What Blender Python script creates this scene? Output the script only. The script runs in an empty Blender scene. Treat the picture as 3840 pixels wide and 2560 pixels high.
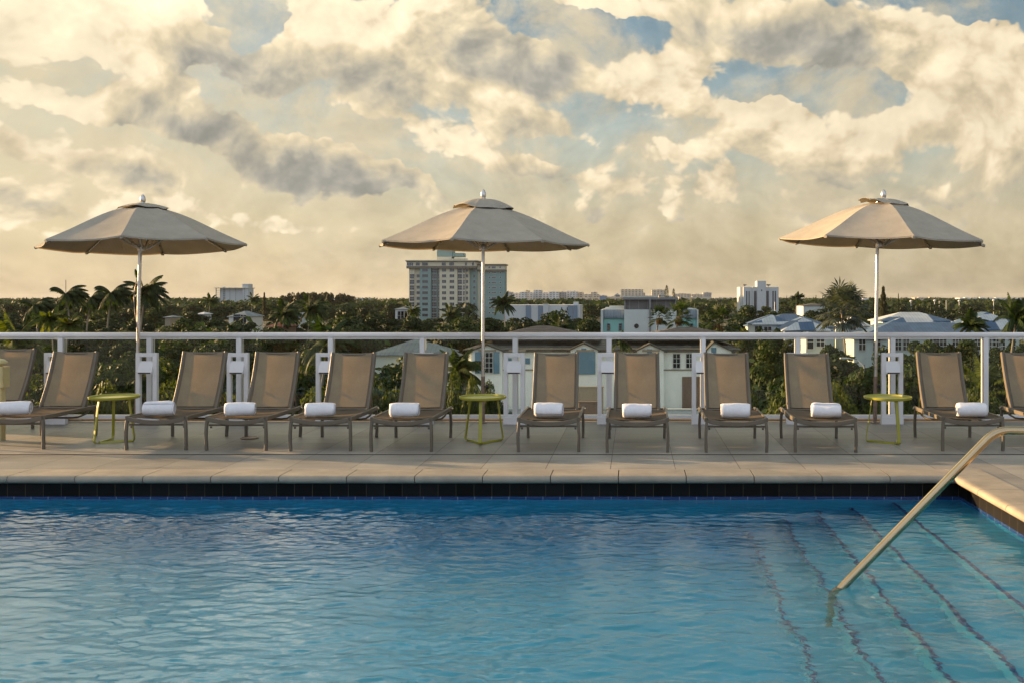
import bpy, math, random
import numpy as np
from mathutils import Vector, Matrix, Euler
random.seed(7); np.random.seed(7)
R=math.radians; PI=math.pi
C=bpy.context.scene.collection
F=3600.0; U0=2375.0; V0=1117.0; H=1.6; GZ=-10.0
def X(u,D): return (u-U0)*D/F
def Z(v,D): return H-(v-V0)*D/F
def at(u,v,D): return (X(u,D),D,Z(v,D))
# ------------------------------------------------------------------ mesh builder
class MB:
    def __init__(s): s.v=[]; s.f=[]; s.m=[]
    def quad(s,a,b,c,d,mi=0):
        n=len(s.v); s.v+=[tuple(a),tuple(b),tuple(c),tuple(d)]; s.f.append((n,n+1,n+2,n+3)); s.m.append(mi)
    def tri(s,a,b,c,mi=0):
        n=len(s.v); s.v+=[tuple(a),tuple(b),tuple(c)]; s.f.append((n,n+1,n+2)); s.m.append(mi)
    def poly(s,pts,mi=0):
        n=len(s.v); s.v+=[tuple(p) for p in pts]; s.f.append(tuple(range(n,n+len(pts)))); s.m.append(mi)
    def box(s,x0,x1,y0,y1,z0,z1,mi=0,mat=None,b=0.0):
        if b>0:
            P=[];
            # bevelled box: chamfer the four edges parallel to the longest axis
            d=(x1-x0,y1-y0,z1-z0); k=d.index(max(d))
            def ring(t):
                if k==2: r=[(x0+b,y0),(x1-b,y0),(x1,y0+b),(x1,y1-b),(x1-b,y1),(x0+b,y1),(x0,y1-b),(x0,y0+b)]; return [(p[0],p[1],t) for p in r]
                if k==0: r=[(y0+b,z0),(y1-b,z0),(y1,z0+b),(y1,z1-b),(y1-b,z1),(y0+b,z1),(y0,z1-b),(y0,z0+b)]; return [(t,p[0],p[1]) for p in r]
                r=[(z0+b,x0),(z1-b,x0),(z1,x0+b),(z1,x1-b),(z1-b,x1),(z0+b,x1),(z0,x1-b),(z0,x0+b)]; return [(p[1],t,p[0]) for p in r]
            t0,t1=((x0,x1),(y0,y1),(z0,z1))[k]
            A=ring(t0);B=ring(t1); n=len(s.v)
            pts=A+B
            if mat is not None: pts=[tuple(mat@Vector(p)) for p in pts]
            s.v+=pts
            for i in range(8):
                j=(i+1)%8; s.f.append((n+i,n+j,n+8+j,n+8+i)); s.m.append(mi)
            s.f.append(tuple(n+7-i for i in range(8))); s.m.append(mi)
            s.f.append(tuple(n+8+i for i in range(8))); s.m.append(mi)
            return
        p=[(x0,y0,z0),(x1,y0,z0),(x1,y1,z0),(x0,y1,z0),(x0,y0,z1),(x1,y0,z1),(x1,y1,z1),(x0,y1,z1)]
        if mat is not None: p=[tuple(mat@Vector(q)) for q in p]
        n=len(s.v); s.v+=p
        for f in ((0,3,2,1),(4,5,6,7),(0,1,5,4),(1,2,6,5),(2,3,7,6),(3,0,4,7)):
            s.f.append(tuple(n+i for i in f)); s.m.append(mi)
    def sweep(s,pts,prof,mi=0,up=(0,0,1),closed=False,scale=None):
        # sweep closed 2D profile [(side,up)] along pts
        pts=[Vector(p) for p in pts]; n0=len(s.v); N=len(pts); K=len(prof); upv=Vector(up)
        for i,p in enumerate(pts):
            if i==0: t=pts[1]-pts[0]
            elif i==N-1: t=pts[-1]-pts[-2]
            else: t=(pts[i+1]-pts[i]).normalized()+(pts[i]-pts[i-1]).normalized()
            t.normalize(); sd=t.cross(upv)
            if sd.length<1e-4: sd=t.cross(Vector((0,1,0)))
            sd.normalize(); w=sd.cross(t).normalized(); k=1.0 if scale is None else scale[i]
            if 0<i<N-1:
                c=(pts[i+1]-pts[i]).normalized().dot(t); mt=1/max(c,.5)
            else: mt=1
            for a,b in prof:
                s.v.append(tuple(p+sd*a*k*(mt if abs(upv.dot(t))>9 else 1)+w*b*k))
        for i in range(N-1):
            for j in range(K):
                j2=(j+1)%K
                s.f.append((n0+i*K+j,n0+i*K+j2,n0+(i+1)*K+j2,n0+(i+1)*K+j)); s.m.append(mi)
        s.f.append(tuple(n0+K-1-j for j in range(K))); s.m.append(mi)
        s.f.append(tuple(n0+(N-1)*K+j for j in range(K))); s.m.append(mi)
    def tube(s,pts,r,seg=10,mi=0,up=(0,0,1),scale=None):
        s.sweep(pts,[(r*math.cos(2*PI*i/seg),r*math.sin(2*PI*i/seg)) for i in range(seg)],mi,up,scale=scale)
    def bar(s,pts,w,h,mi=0,up=(0,0,1)):
        c=min(w,h)*.18
        s.sweep(pts,[(-w/2+c,-h/2),(w/2-c,-h/2),(w/2,-h/2+c),(w/2,h/2-c),(w/2-c,h/2),(-w/2+c,h/2),(-w/2,h/2-c),(-w/2,-h/2+c)],mi,up)
    def lathe(s,prof,seg=24,o=(0,0,0),mi=0):
        n0=len(s.v); K=len(prof)
        for r,z in prof:
            for j in range(seg):
                a=2*PI*j/seg; s.v.append((o[0]+r*math.cos(a),o[1]+r*math.sin(a),o[2]+z))
        for i in range(K-1):
            for j in range(seg):
                j2=(j+1)%seg
                s.f.append((n0+i*seg+j,n0+i*seg+j2,n0+(i+1)*seg+j2,n0+(i+1)*seg+j)); s.m.append(mi)
        s.f.append(tuple(n0+seg-1-j for j in range(seg))); s.m.append(mi)
        s.f.append(tuple(n0+(K-1)*seg+j for j in range(seg))); s.m.append(mi)
    def build(s,name,mats,parent=None,smooth=False,loc=None):
        me=bpy.data.meshes.new(name); me.from_pydata(s.v,[],s.f)
        if not isinstance(mats,(list,tuple)): mats=[mats]
        for m in mats: me.materials.append(m)
        if len(mats)>1: me.polygons.foreach_set('material_index',s.m)
        if smooth:
            me.polygons.foreach_set('use_smooth',[True]*len(me.polygons))
            try: me.set_sharp_from_angle(angle=R(40))
            except Exception: pass
        me.update()
        o=bpy.data.objects.new(name,me); C.objects.link(o)
        if parent: o.parent=parent
        if loc: o.location=loc
        return o
def tag(o,label=None,cat=None,group=None,kind=None):
    if label: o['label']=label
    if cat: o['category']=cat
    if group: o['group']=group
    if kind: o['kind']=kind
    return o
def thing(name,label,cat,loc=(0,0,0),rz=0,group=None):
    o=bpy.data.objects.new(name,None); C.objects.link(o); o.location=loc; o.rotation_euler=(0,0,rz)
    o.empty_display_size=.1
    return tag(o,label,cat,group)
def copy_tree(o,parent=None):
    c=o.copy(); C.objects.link(c)
    c.parent=parent
    for ch in kids.get(o.name,()) : copy_tree(ch,c)
    return c
kids={}
def index_kids():
    kids.clear()
    for o in bpy.data.objects:
        if o.parent: kids.setdefault(o.parent.name,[]).append(o)
# ------------------------------------------------------------------ materials
def newmat(name):
    m=bpy.data.materials.new(name); m.use_nodes=True; nt=m.node_tree; nt.nodes.clear()
    out=nt.nodes.new('ShaderNodeOutputMaterial'); return m,nt,out
class G:
    """tiny node helper"""
    def __init__(s,nt): s.nt=nt
    def n(s,t,**kw):
        n=s.nt.nodes.new(t)
        for k,v in kw.items(): setattr(n,k,v)
        return n
    def put(s,n,i,v):
        if v is None: return
        if hasattr(v,'is_output') or isinstance(v,bpy.types.NodeSocket): s.nt.links.new(v,n.inputs[i])
        else:
            if n.inputs[i].type=='VECTOR' and len(v)==4: v=tuple(v)[:3]
            n.inputs[i].default_value=v
    def m(s,op,a,b=None,c=None,clamp=False):
        n=s.n('ShaderNodeMath',operation=op); n.use_clamp=clamp
        s.put(n,0,a); s.put(n,1,b); s.put(n,2,c); return n.outputs[0]
    def vm(s,op,a,b=None,o=0):
        n=s.n('ShaderNodeVectorMath',operation=op); s.put(n,0,a)
        if b is not None:
            if op=='SCALE': s.put(n,3,b)
            else: s.put(n,1,b)
        return n.outputs[o]
    def xyz(s,x,y,z):
        n=s.n('ShaderNodeCombineXYZ'); s.put(n,0,x); s.put(n,1,y); s.put(n,2,z); return n.outputs[0]
    def sep(s,v):
        n=s.n('ShaderNodeSeparateXYZ'); s.put(n,0,v); return n.outputs
    def noise(s,vec,scale,detail=4,rough=.55,dist=0,col=False):
        n=s.n('ShaderNodeTexNoise'); s.put(n,'Vector',vec); n.inputs['Scale'].default_value=scale
        n.inputs['Detail'].default_value=detail; n.inputs['Roughness'].default_value=rough; n.inputs['Distortion'].default_value=dist
        return n.outputs[1 if col else 0]
    def mix(s,f,a,b,mode='MIX'):
        n=s.n('ShaderNodeMix',data_type='RGBA',blend_type=mode); n.clamp_factor=True
        s.put(n,0,f); s.put(n,6,a); s.put(n,7,b); return n.outputs[2]
    def ss(s,x,a,b,lo=0.,hi=1.):
        n=s.n('ShaderNodeMapRange',interpolation_type='SMOOTHSTEP'); s.put(n,0,x); s.put(n,1,a); s.put(n,2,b); s.put(n,3,lo); s.put(n,4,hi); return n.outputs[0]
    def lin(s,x,a,b,lo=0.,hi=1.):
        n=s.n('ShaderNodeMapRange'); s.put(n,0,x); s.put(n,1,a); s.put(n,2,b); s.put(n,3,lo); s.put(n,4,hi); return n.outputs[0]
    def bump(s,h,strength=.3,dist=.01):
        n=s.n('ShaderNodeBump'); n.inputs['Strength'].default_value=strength; n.inputs['Distance'].default_value=dist; s.put(n,'Height',h); return n.outputs[0]
def c4(c): return (c[0],c[1],c[2],1)
def pbr(name,col,rough=.6,metal=0,var=.12,vscale=6,bump=0,bscale=60,spec=.5,coord='Object',col2=None,cscale=3,coat=0):
    m,nt,out=newmat(name); g=G(nt)
    b=g.n('ShaderNodeBsdfPrincipled'); tc=g.n('ShaderNodeTexCoord').outputs[coord]
    nz=g.noise(tc,vscale,6,.6); f=g.lin(nz,.3,.7,1-var,1+var)
    base=c4(col)
    if col2 is not None:
        base=g.mix(g.ss(g.noise(tc,cscale,5,.6),.42,.6),c4(col),c4(col2))
    else:
        rgb=g.n('ShaderNodeRGB'); rgb.outputs[0].default_value=c4(col); base=rgb.outputs[0]
    cc=g.vm('SCALE',base,f)
    g.put(b,'Base Color',cc); b.inputs['Metallic'].default_value=metal
    g.put(b,'Roughness',g.lin(g.noise(tc,vscale*2.3,4,.6),.3,.7,max(rough-.08,.02),min(rough+.08,1)))
    b.inputs['Specular IOR Level'].default_value=spec
    if coat: b.inputs['Coat Weight'].default_value=coat
    if bump: g.put(b,'Normal',g.bump(g.noise(tc,bscale,4,.6),bump,.004))
    nt.links.new(b.outputs[0],out.inputs[0]); return m
def cloth(name,col,transl=.35,transp=0,weave=700,rough=.85,tcol=None,wob=0.0):
    m,nt,out=newmat(name); g=G(nt); tc=g.n('ShaderNodeTexCoord').outputs['Object']
    sx=g.sep(tc)
    w1=g.m('SINE',g.m('MULTIPLY',sx[0],weave)); w2=g.m('SINE',g.m('MULTIPLY',g.m('ADD',sx[2],g.m('MULTIPLY',sx[1],.6)),weave))
    w=g.m('ADD',w1,w2)
    n1=g.noise(tc,5,5,.6); n2=g.noise(tc,180,2,.6)
    f=g.m('MULTIPLY',g.lin(n1,.3,.7,.9,1.08),g.lin(n2,.3,.7,.86,1.12))
    rgb=g.n('ShaderNodeRGB'); rgb.outputs[0].default_value=c4(col); cc=g.vm('SCALE',rgb.outputs[0],f)
    d=g.n('ShaderNodeBsdfDiffuse'); g.put(d,0,cc); g.put(d,2,g.bump(g.m('ADD',w,g.m('MULTIPLY',g.noise(tc,9,4,.6),30*wob)),.25,.0015 if not wob else .004))
    t=g.n('ShaderNodeBsdfTranslucent')
    if tcol:
        r2=g.n('ShaderNodeRGB'); r2.outputs[0].default_value=c4(tcol); g.put(t,0,g.vm('SCALE',r2.outputs[0],f))
    else: g.put(t,0,cc)
    mx=g.n('ShaderNodeMixShader'); mx.inputs[0].default_value=transl
    nt.links.new(d.outputs[0],mx.inputs[1]); nt.links.new(t.outputs[0],mx.inputs[2]); s=mx
    if transp:
        tr=g.n('ShaderNodeBsdfTransparent'); m2=g.n('ShaderNodeMixShader'); m2.inputs[0].default_value=transp
        nt.links.new(s.outputs[0],m2.inputs[1]); nt.links.new(tr.outputs[0],m2.inputs[2]); s=m2
    nt.links.new(s.outputs[0],out.inputs[0]); return m
def leafmat(name,c1,c2,scale=.6,transl=.3):
    m,nt,out=newmat(name); g=G(nt); tc=g.n('ShaderNodeTexCoord').outputs['Object']
    inf=g.n('ShaderNodeObjectInfo').outputs['Random']
    geo=g.n('ShaderNodeNewGeometry').outputs['Random Per Island']
    f=g.m('ADD',g.m('MULTIPLY',g.noise(tc,scale,3,.6),.8),g.m('MULTIPLY',g.m('ADD',geo,inf),.32))
    col=g.mix(g.ss(f,.4,.95),c4(c1),c4(c2))
    col=g.vm('SCALE',col,g.lin(geo,0,1,.72,1.22))
    d=g.n('ShaderNodeBsdfPrincipled'); g.put(d,'Base Color',col); d.inputs['Roughness'].default_value=.6; d.inputs['Specular IOR Level'].default_value=.25
    t=g.n('ShaderNodeBsdfTranslucent'); g.put(t,0,g.mix(1.0,col,(1.3,1.25,.5,1),'MULTIPLY'))
    mx=g.n('ShaderNodeMixShader'); mx.inputs[0].default_value=transl
    nt.links.new(d.outputs[0],mx.inputs[1]); nt.links.new(t.outputs[0],mx.inputs[2]); nt.links.new(mx.outputs[0],out.inputs[0]); return m
M={}
M['white']=pbr('white_paint',(.80,.80,.80),.45,var=.06,vscale=3,bump=.15,bscale=40)
M['bronze']=pbr('bronze_paint',(.135,.113,.082),.5,var=.1,vscale=8,spec=.4)
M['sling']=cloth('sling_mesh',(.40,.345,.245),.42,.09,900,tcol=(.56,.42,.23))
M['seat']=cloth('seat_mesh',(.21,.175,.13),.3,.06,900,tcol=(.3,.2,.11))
M['canvas']=cloth('canvas',(.45,.415,.345),.12,0,500,tcol=(.46,.33,.18),wob=.12)
M['towel']=pbr('terry',(.80,.80,.83),.95,var=.05,vscale=30,bump=1.0,bscale=140,spec=.1)
M['green']=pbr('lime_enamel',(.32,.31,.022),.38,var=.1,vscale=7,coat=.2)
M['alu']=pbr('brushed_aluminium',(.62,.60,.57),.3,1,var=.08,vscale=4)
M['steel']=pbr('polished_steel',(.50,.39,.24),.17,1,var=.06,vscale=9)
M['black']=pbr('black_plastic',(.02,.02,.02),.4)
M['rust']=pbr('old_sleeve',(.28,.20,.15),.5,.4,var=.3,vscale=20)
M['cream']=pbr('cream_enamel',(.50,.44,.22),.5)
# glass panel: real thin glass, slightly tinted, reflective
def glassmat():
    m,nt,out=newmat('panel_glass'); g=G(nt)
    fr=g.n('ShaderNodeFresnel'); fr.inputs[0].default_value=1.32
    gl=g.n('ShaderNodeBsdfGlossy'); gl.inputs['Roughness'].default_value=.004; gl.inputs[0].default_value=(1,.97,.88,1)
    tc=g.n('ShaderNodeTexCoord').outputs['Object']
    g.put(gl,'Normal',g.bump(g.noise(tc,1.4,2,.5),.35,.02))
    tr=g.n('ShaderNodeBsdfTransparent'); tr.inputs[0].default_value=(.94,.965,.925,1)
    df=g.n('ShaderNodeBsdfDiffuse'); df.inputs[0].default_value=(.35,.33,.22,1)
    sp=g.ss(g.noise(tc,90,2,.5),.74,.78,0,.6)
    dirt=g.m('ADD',g.ss(g.noise(tc,2.2,6,.65),.45,.8,.0,.018),sp)
    mx=g.n('ShaderNodeMixShader'); g.put(mx,0,g.m('MULTIPLY',fr.outputs[0],1.0,clamp=True)); nt.links.new(tr.outputs[0],mx.inputs[1]); nt.links.new(gl.outputs[0],mx.inputs[2])
    m2=g.n('ShaderNodeMixShader'); g.put(m2,0,dirt); nt.links.new(mx.outputs[0],m2.inputs[1]); nt.links.new(df.outputs[0],m2.inputs[2])
    nt.links.new(m2.outputs[0],out.inputs[0]); return m
M['glass']=glassmat()
def deckmat():
    m,nt,out=newmat('porcelain_paver'); g=G(nt); b=g.n('ShaderNodeBsdfPrincipled')
    tc=g.n('ShaderNodeNewGeometry').outputs['Position']; s=g.sep(tc)
    u=g.m('DIVIDE',g.m('ADD',s[0],.215+61),.61); col=g.m('FLOOR',u); fu=g.m('FRACT',u)
    par=g.m('MODULO',col,2)
    # the first row (between coping and drain) has no cross joints
    v=g.m('DIVIDE',g.m('SUBTRACT',g.m('SUBTRACT',s[1],8.19),g.m('MULTIPLY',par,.36)),1.22)
    beyond=g.m('GREATER_THAN',s[1],9.83); near=g.m('LESS_THAN',s[1],8.6)
    v=g.m('ADD',v,20); fv=g.m('FRACT',v); row=g.m('FLOOR',v)
    ju=g.m('LESS_THAN',g.m('MINIMUM',fu,g.m('SUBTRACT',1,fu)),.0050)
    jv=g.m('MULTIPLY',g.m('LESS_THAN',g.m('MINIMUM',fv,g.m('SUBTRACT',1,fv)),.0028),g.m('MAXIMUM',beyond,near))
    j=g.m('MAXIMUM',ju,jv)
    wn=g.n('ShaderNodeTexWhiteNoise',noise_dimensions='3D'); g.put(wn,0,g.xyz(col,g.m('MULTIPLY',row,beyond),beyond))
    tv=g.lin(wn.outputs[0],0,1,.80,1.14)
    st=g.vm('MULTIPLY',tc,(.5,1,1)); n1=g.noise(st,2.3,7,.65); n2=g.noise(tc,70,4,.7); n3=g.noise(g.vm('MULTIPLY',tc,(.35,5,1)),3,4,.6)
    n4=g.noise(tc,420,2,.7)
    f=g.m('MULTIPLY',g.m('MULTIPLY',tv,g.lin(n1,.3,.7,.82,1.12)),g.m('MULTIPLY',g.m('MULTIPLY',g.lin(n2,.3,.7,.9,1.08),g.lin(n4,.3,.7,.88,1.1)),g.lin(n3,.3,.7,.86,1.1)))
    base=g.mix(g.ss(n1,.35,.65),(.262,.246,.214,1),(.305,.284,.245,1)); base=g.vm('SCALE',base,f)
    base=g.mix(j,base,(.06,.05,.04,1))
    # small drip stains
    base=g.mix(g.ss(g.noise(tc,7,3,.5),.70,.74,0,.5),base,(.12,.11,.09,1))
    g.put(b,'Base Color',base); g.put(b,'Roughness',g.lin(n1,.3,.7,.42,.62))
    g.put(b,'Normal',g.bump(g.m('SUBTRACT',g.m('ADD',n2,g.m('MULTIPLY',n4,.4)),g.m('MULTIPLY',j,3)),.35,.003))
    nt.links.new(b.outputs[0],out.inputs[0]); return m
M['deck']=deckmat()
M['coping']=pbr('cast_coping',(.33,.285,.22),.6,var=.16,vscale=3.5,bump=.35,bscale=110,col2=(.27,.24,.19),cscale=2.2)
def bandmat():
    m,nt,out=newmat('pool_band_tile'); g=G(nt); b=g.n('ShaderNodeBsdfPrincipled')
    tc=g.n('ShaderNodeNewGeometry').outputs['Position']; s=g.sep(tc)
    t=g.m('ADD',s[0],s[1]); u=g.m('DIVIDE',g.m('ADD',t,40),.163); fu=g.m('FRACT',u)
    wn=g.n('ShaderNodeTexWhiteNoise',noise_dimensions='1D'); g.put(wn,1,g.m('FLOOR',u))
    j=g.m('LESS_THAN',fu,.028)
    base=g.vm('SCALE',g.mix(.5,(.006,.006,.007,1),(.010,.009,.008,1)),g.lin(wn.outputs[0],0,1,.5,1.5))
    base=g.mix(j,base,(.075,.065,.038,1)); g.put(b,'Base Color',base); b.inputs['Roughness'].default_value=.5; b.inputs['Specular IOR Level'].default_value=.12
    nt.links.new(b.outputs[0],out.inputs[0]); return m
M['band']=bandmat()
def trimmat():
    m,nt,out=newmat('cobalt_trim'); g=G(nt); b=g.n('ShaderNodeBsdfPrincipled')
    tc=g.n('ShaderNodeNewGeometry').outputs['Position']; s=g.sep(tc)
    u=g.m('DIVIDE',g.m('ADD',g.m('ADD',s[0],s[1]),40),.155); fu=g.m('FRACT',u)
    j=g.m('LESS_THAN',fu,.05)
    g.put(b,'Base Color',g.mix(j,(.012,.035,.13,1),(.10,.15,.28,1))); b.inputs['Roughness'].default_value=.12
    nt.links.new(b.outputs[0],out.inputs[0]); return m
M['trim']=trimmat()
M['plaster']=pbr('pool_plaster',(.008,.265,.48),.8,var=.08,vscale=2,coord='Object')
M['stepplaster']=pbr('step_plaster',(.016,.25,.43),.8,var=.08,vscale=2,coord='Object')
def watermat():
    m,nt,out=newmat('pool_water'); g=G(nt); b=g.n('ShaderNodeBsdfPrincipled')
    b.inputs['Base Color'].default_value=(1,1,1,1); b.inputs['Roughness'].default_value=0.0
    b.inputs['IOR'].default_value=1.33; b.inputs['Transmission Weight'].default_value=1
    tc=g.n('ShaderNodeTexCoord').outputs['Object']
    n=g.noise(g.vm('MULTIPLY',tc,(.55,1,1)),34,3,.55,.5)
    g.put(b,'Normal',g.bump(n,.30,.007))
    nt.links.new(b.outputs[0],out.inputs[0]); return m
M['water']=watermat()
M['drain']=pbr('pebble_drain',(.05,.042,.03),.7,var=.9,vscale=60,bump=1,bscale=90)
M['slabside']=pbr('stucco',(.5,.47,.4),.8)
# ================================================================== setting: deck, pool
PF=8.72; PR=2.965; PL=-9.5; PN=1.2; WZ=-.224
def S(mb,name,mat,**k): return tag(mb.build(name,mat,**k),kind='structure')
mb=MB()   # deck slab with a pool hole; front is the terrace top
CW=.35
xs=[-24,PL-CW,PR+CW-.085,16]; ys=[-14,PN-CW,PF+CW-.105,12.66]
for i in range(3):
    for j in range(3):
        if i==1 and j==1: continue
        mb.quad((xs[i],ys[j],0),(xs[i+1],ys[j],0),(xs[i+1],ys[j+1],0),(xs[i],ys[j+1],0))
deck=S(mb,'pool_deck',M['deck'])
mb=MB()   # body of the building that carries the deck
mb.box(-24,16,12.50,12.66,-10,-.03); mb.box(-24,16,-14,-13.8,-10,-.03); mb.box(-24,-23.8,-13.8,12.5,-10,-.03); mb.box(15.8,16,-13.8,12.5,-10,-.03)
S(mb,'deck_walls',M['slabside'])
mb=MB(); x=-24.0
while x<16:   # pale edge strip of stone at the rim of the deck
    mb.box(x,min(x+1.19,16),12.56,12.74,-.06,.022,b=.006); x+=1.2
S(mb,'deck_edge_stone',M['coping'])
# coping pieces with a rounded lip; profile: outward distance from wall face, height
def coping_prof():
    p=[(.245+.105-.105,0.0)]
    p=[(.33,-.03),(.33,.004),(.03,.004)]
    for k in range(1,8):
        a=PI/2+ k*PI/8
        p.append((.005+.036*math.cos(a)*1.0, -.030+.034*math.sin(a)))
    p+= [(.005,-.066),(.05,-.066)]
    return p
mb=MB(); P=coping_prof(); g_=.004
def cop(x0,x1,fn):
    n=len(mb.v)
    A=[fn(x0,a,b) for a,b in P]; B=[fn(x1,a,b) for a,b in P]; K=len(P)
    mb.v+=A+B
    for i in range(K):
        j=(i+1)%K; mb.f.append((n+i,n+j,n+K+j,n+K+i)); mb.m.append(0)
    mb.f.append(tuple(n+K-1-i for i in range(K))); mb.m.append(0); mb.f.append(tuple(n+K+i for i in range(K))); mb.m.append(0)
c0=PR-.05
x=c0
while x>PL:
    cop(max(x-.61,PL)+g_,x-g_,lambda t,a,b:(t,PF-.075+a,b)); x-=.61
y=PF-.075
while y>PN:
    cop(max(y-.61,PN)+g_,y-g_,lambda t,a,b:(PR-.055+a,t,b)); y-=.61
# corner piece
mb.box(c0+g_,PR-.055+.33,PF-.075+.0,PF-.075+.33,-.03,.004)
mb.box(c0+g_,PR+.0,PF-.075,PF+.05,-.066,-.0302)
S(mb,'pool_coping',M['coping'],smooth=True)
mb=MB()
for (a,b,mi) in ((-.0302,-.20,0),(-.20,-.236,1),(-.236,-1.4,2)):
    mb.quad((PL,PF,a),(PR,PF,a),(PR,PF,b),(PL,PF,b),mi)
    mb.quad((PR,PF,a),(PR,PN,a),(PR,PN,b),(PR,PF,b),mi)
    mb.quad((PL,PN,a),(PL,PF,a),(PL,PF,b),(PL,PN,b),mi)
    mb.quad((PR,PN,a),(PL,PN,a),(PL,PN,b),(PR,PN,b),mi)
mb.quad((PL,PN,-1.4),(PR,PN,-1.4),(PR,PF,-1.4),(PL,PF,-1.4),2)
S(mb,'pool_basin',[M['band'],M['trim'],M['plaster']])
mb=MB()   # under-surface ledge below tile trim
for x0,x1,d in ((2.35,PR,.16),(1.97,2.35,.34),(1.66,1.97,.52),(1.35,1.66,.74),(1.03,1.35,.98)):
    zt=WZ-d+.04
    mb.quad((x0,PN,zt),(x1,PN,zt),(x1,PF,zt),(x0,PF,zt),0)
    mb.quad((x0,PF,zt),(x0,PF,zt-.9),(x0,PN,zt-.9),(x0,PN,zt),0)
    y=PN+.01
    while y<PF-.02:   # nosing tiles with grout gaps
        y1=min(y+.155,PF-.005)
        mb.box(x0-.004,x0+.020,y+.004,y1,zt-.022,zt+.004,1); y+=.16
S(mb,'pool_steps',[M['stepplaster'],M['trim']])
# water as a real rippled sheet
def water():
    dx=.0125
    xs=np.concatenate([np.arange(PL,-6.6,.08),np.arange(-6.6,PR,dx),[PR]])
    ys=np.concatenate([np.arange(PN,3.9,.06),np.arange(3.9,PF,dx),[PF]])
    Xg,Yg=np.meshgrid(xs,ys); h=np.zeros_like(Xg); rs=np.random.RandomState(3)
    def lf(s):   # slow wandering field
        f=np.zeros_like(Xg)
        for _ in range(7):
            a=rs.uniform(0,2*PI); k=rs.uniform(.4,1.6)*s
            f+=np.sin(k*(Xg*np.cos(a)+Yg*np.sin(a))+rs.uniform(0,6.28))
        return f/2.6
    w1,w2,w3=lf(1.),lf(1.3),lf(.8)
    amp=.78+.42*np.clip(lf(1.1),-.6,1)
    for lam0,lam1,n,sl,spread in ((.07,.11,34,.068,.36),(.11,.22,26,.068,.42),(.3,.9,14,.034,.8),(.042,.07,26,.062,.6)):
        for _ in range(n):
            lam=rs.uniform(lam0,lam1); k=2*PI/lam; a=PI/2+rs.normal(-.12,spread)
            s=sl/math.sqrt(n)*1.41; m=rs.uniform(.2,1)
            ph=k*(Xg*np.cos(a)+Yg*np.sin(a))+rs.uniform(0,6.28)+1.6*(m*w1+(1-m)*w2)+.7*w3
            h+=s/k*(np.sin(ph)+.22*np.sin(2*ph+.6))*(amp if lam<.3 else 1)
    edge=np.clip((PF-Yg)/.15,0,1)*.0+1
    Zg=h*edge
    ny,nx=Xg.shape; V=np.stack([Xg,Yg,Zg],-1).reshape(-1,3)
    idx=np.arange(nx*ny).reshape(ny,nx)
    f=np.stack([idx[:-1,:-1],idx[:-1,1:],idx[1:,1:],idx[1:,:-1]],-1).reshape(-1,4)
    me=bpy.data.meshes.new('pool_water'); me.vertices.add(len(V)); me.vertices.foreach_set('co',V.ravel())
    me.loops.add(f.size); me.loops.foreach_set('vertex_index',f.ravel()); me.polygons.add(len(f))
    me.polygons.foreach_set('loop_start',np.arange(0,f.size,4)); me.polygons.foreach_set('loop_total',np.full(len(f),4))
    me.polygons.foreach_set('use_smooth',np.ones(len(f),bool)); me.update(); me.materials.append(M['water'])
    o=bpy.data.objects.new('pool_water',me); C.objects.link(o); o.location=(0,0,WZ); tag(o,kind='structure')
water()
mb=MB(); mb.box(-24,16,9.815,9.845,.0005,.004)
S(mb,'drain_channel',M['drain'])
# small round cover and smears on the deck
def cover(u,v,r,lab):
    D=H*F/(v-V0); t=MB(); t.lathe([(r,0),(r,.006),(r*.86,.009),(r*.84,.005),(0.01,.006)],28)
    o=t.build('drain_cover',M['rust'],loc=(X(u,D),D,.004)); tag(o,lab,'drain cover')
cover(935,1642,.10,'small round brown drain cover in the deck under the lounger left of the glass')
bpy.data.objects['drain_cover']['label']='round brown drain cover set in the deck beneath a lounger'
# ================================================================== railing
RY=12.5
posts_u=[233,565,900,1243,1586,1933,2284,2636,2990,3345,3693]
px=[X(u,RY) for u in posts_u]; px=[px[0]-1.2*k for k in (3,2,1)]+px+[px[-1]+1.2,px[-1]+2.4]
rail=thing('railing','white metal railing with clear glass panels along the deck edge','railing',(0,RY,0))
mb=MB(); prof=[(.044*math.copysign(abs(math.cos(t))**.75,math.cos(t)),.034*math.copysign(abs(math.sin(t))**.75,math.sin(t))) for t in [2*PI*i/20 for i in range(20)]]
mb.sweep([(px[0]-.6,0,1.116),(px[-1]+.6,0,1.116)],prof); mb.build('handrail',M['white'],rail,smooth=True)
for i,x in enumerate(px):
    mb=MB(); mb.box(x-.033,x+.033,-.05,.05,.02,1.084,b=.004); mb.box(x-.06,x+.06,-.07,.07,.0225,.034,b=.003)
    mb.build('post',M['white'],rail)
for i in range(len(px)-1):
    a,b=px[i]+.034,px[i+1]-.034
    mb=MB(); mb.box(a,b,-.03,.03,.035,.085,b=.004); mb.build('bottom_rail',M['white'],rail)
    mb=MB(); mb.box(a,b,-.03,.03,1.064,1.079,b=.003); mb.build('top_channel',M['white'],rail)
    tz=(random.random()-.5)*.012
    mb=MB(); mb.box(a+.004,b-.004,-.005,.005,.086,1.063,mat=Matrix.Rotation(tz*.0,4,'Z')); mb.build('glass_panel',M['glass'],rail)
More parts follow.
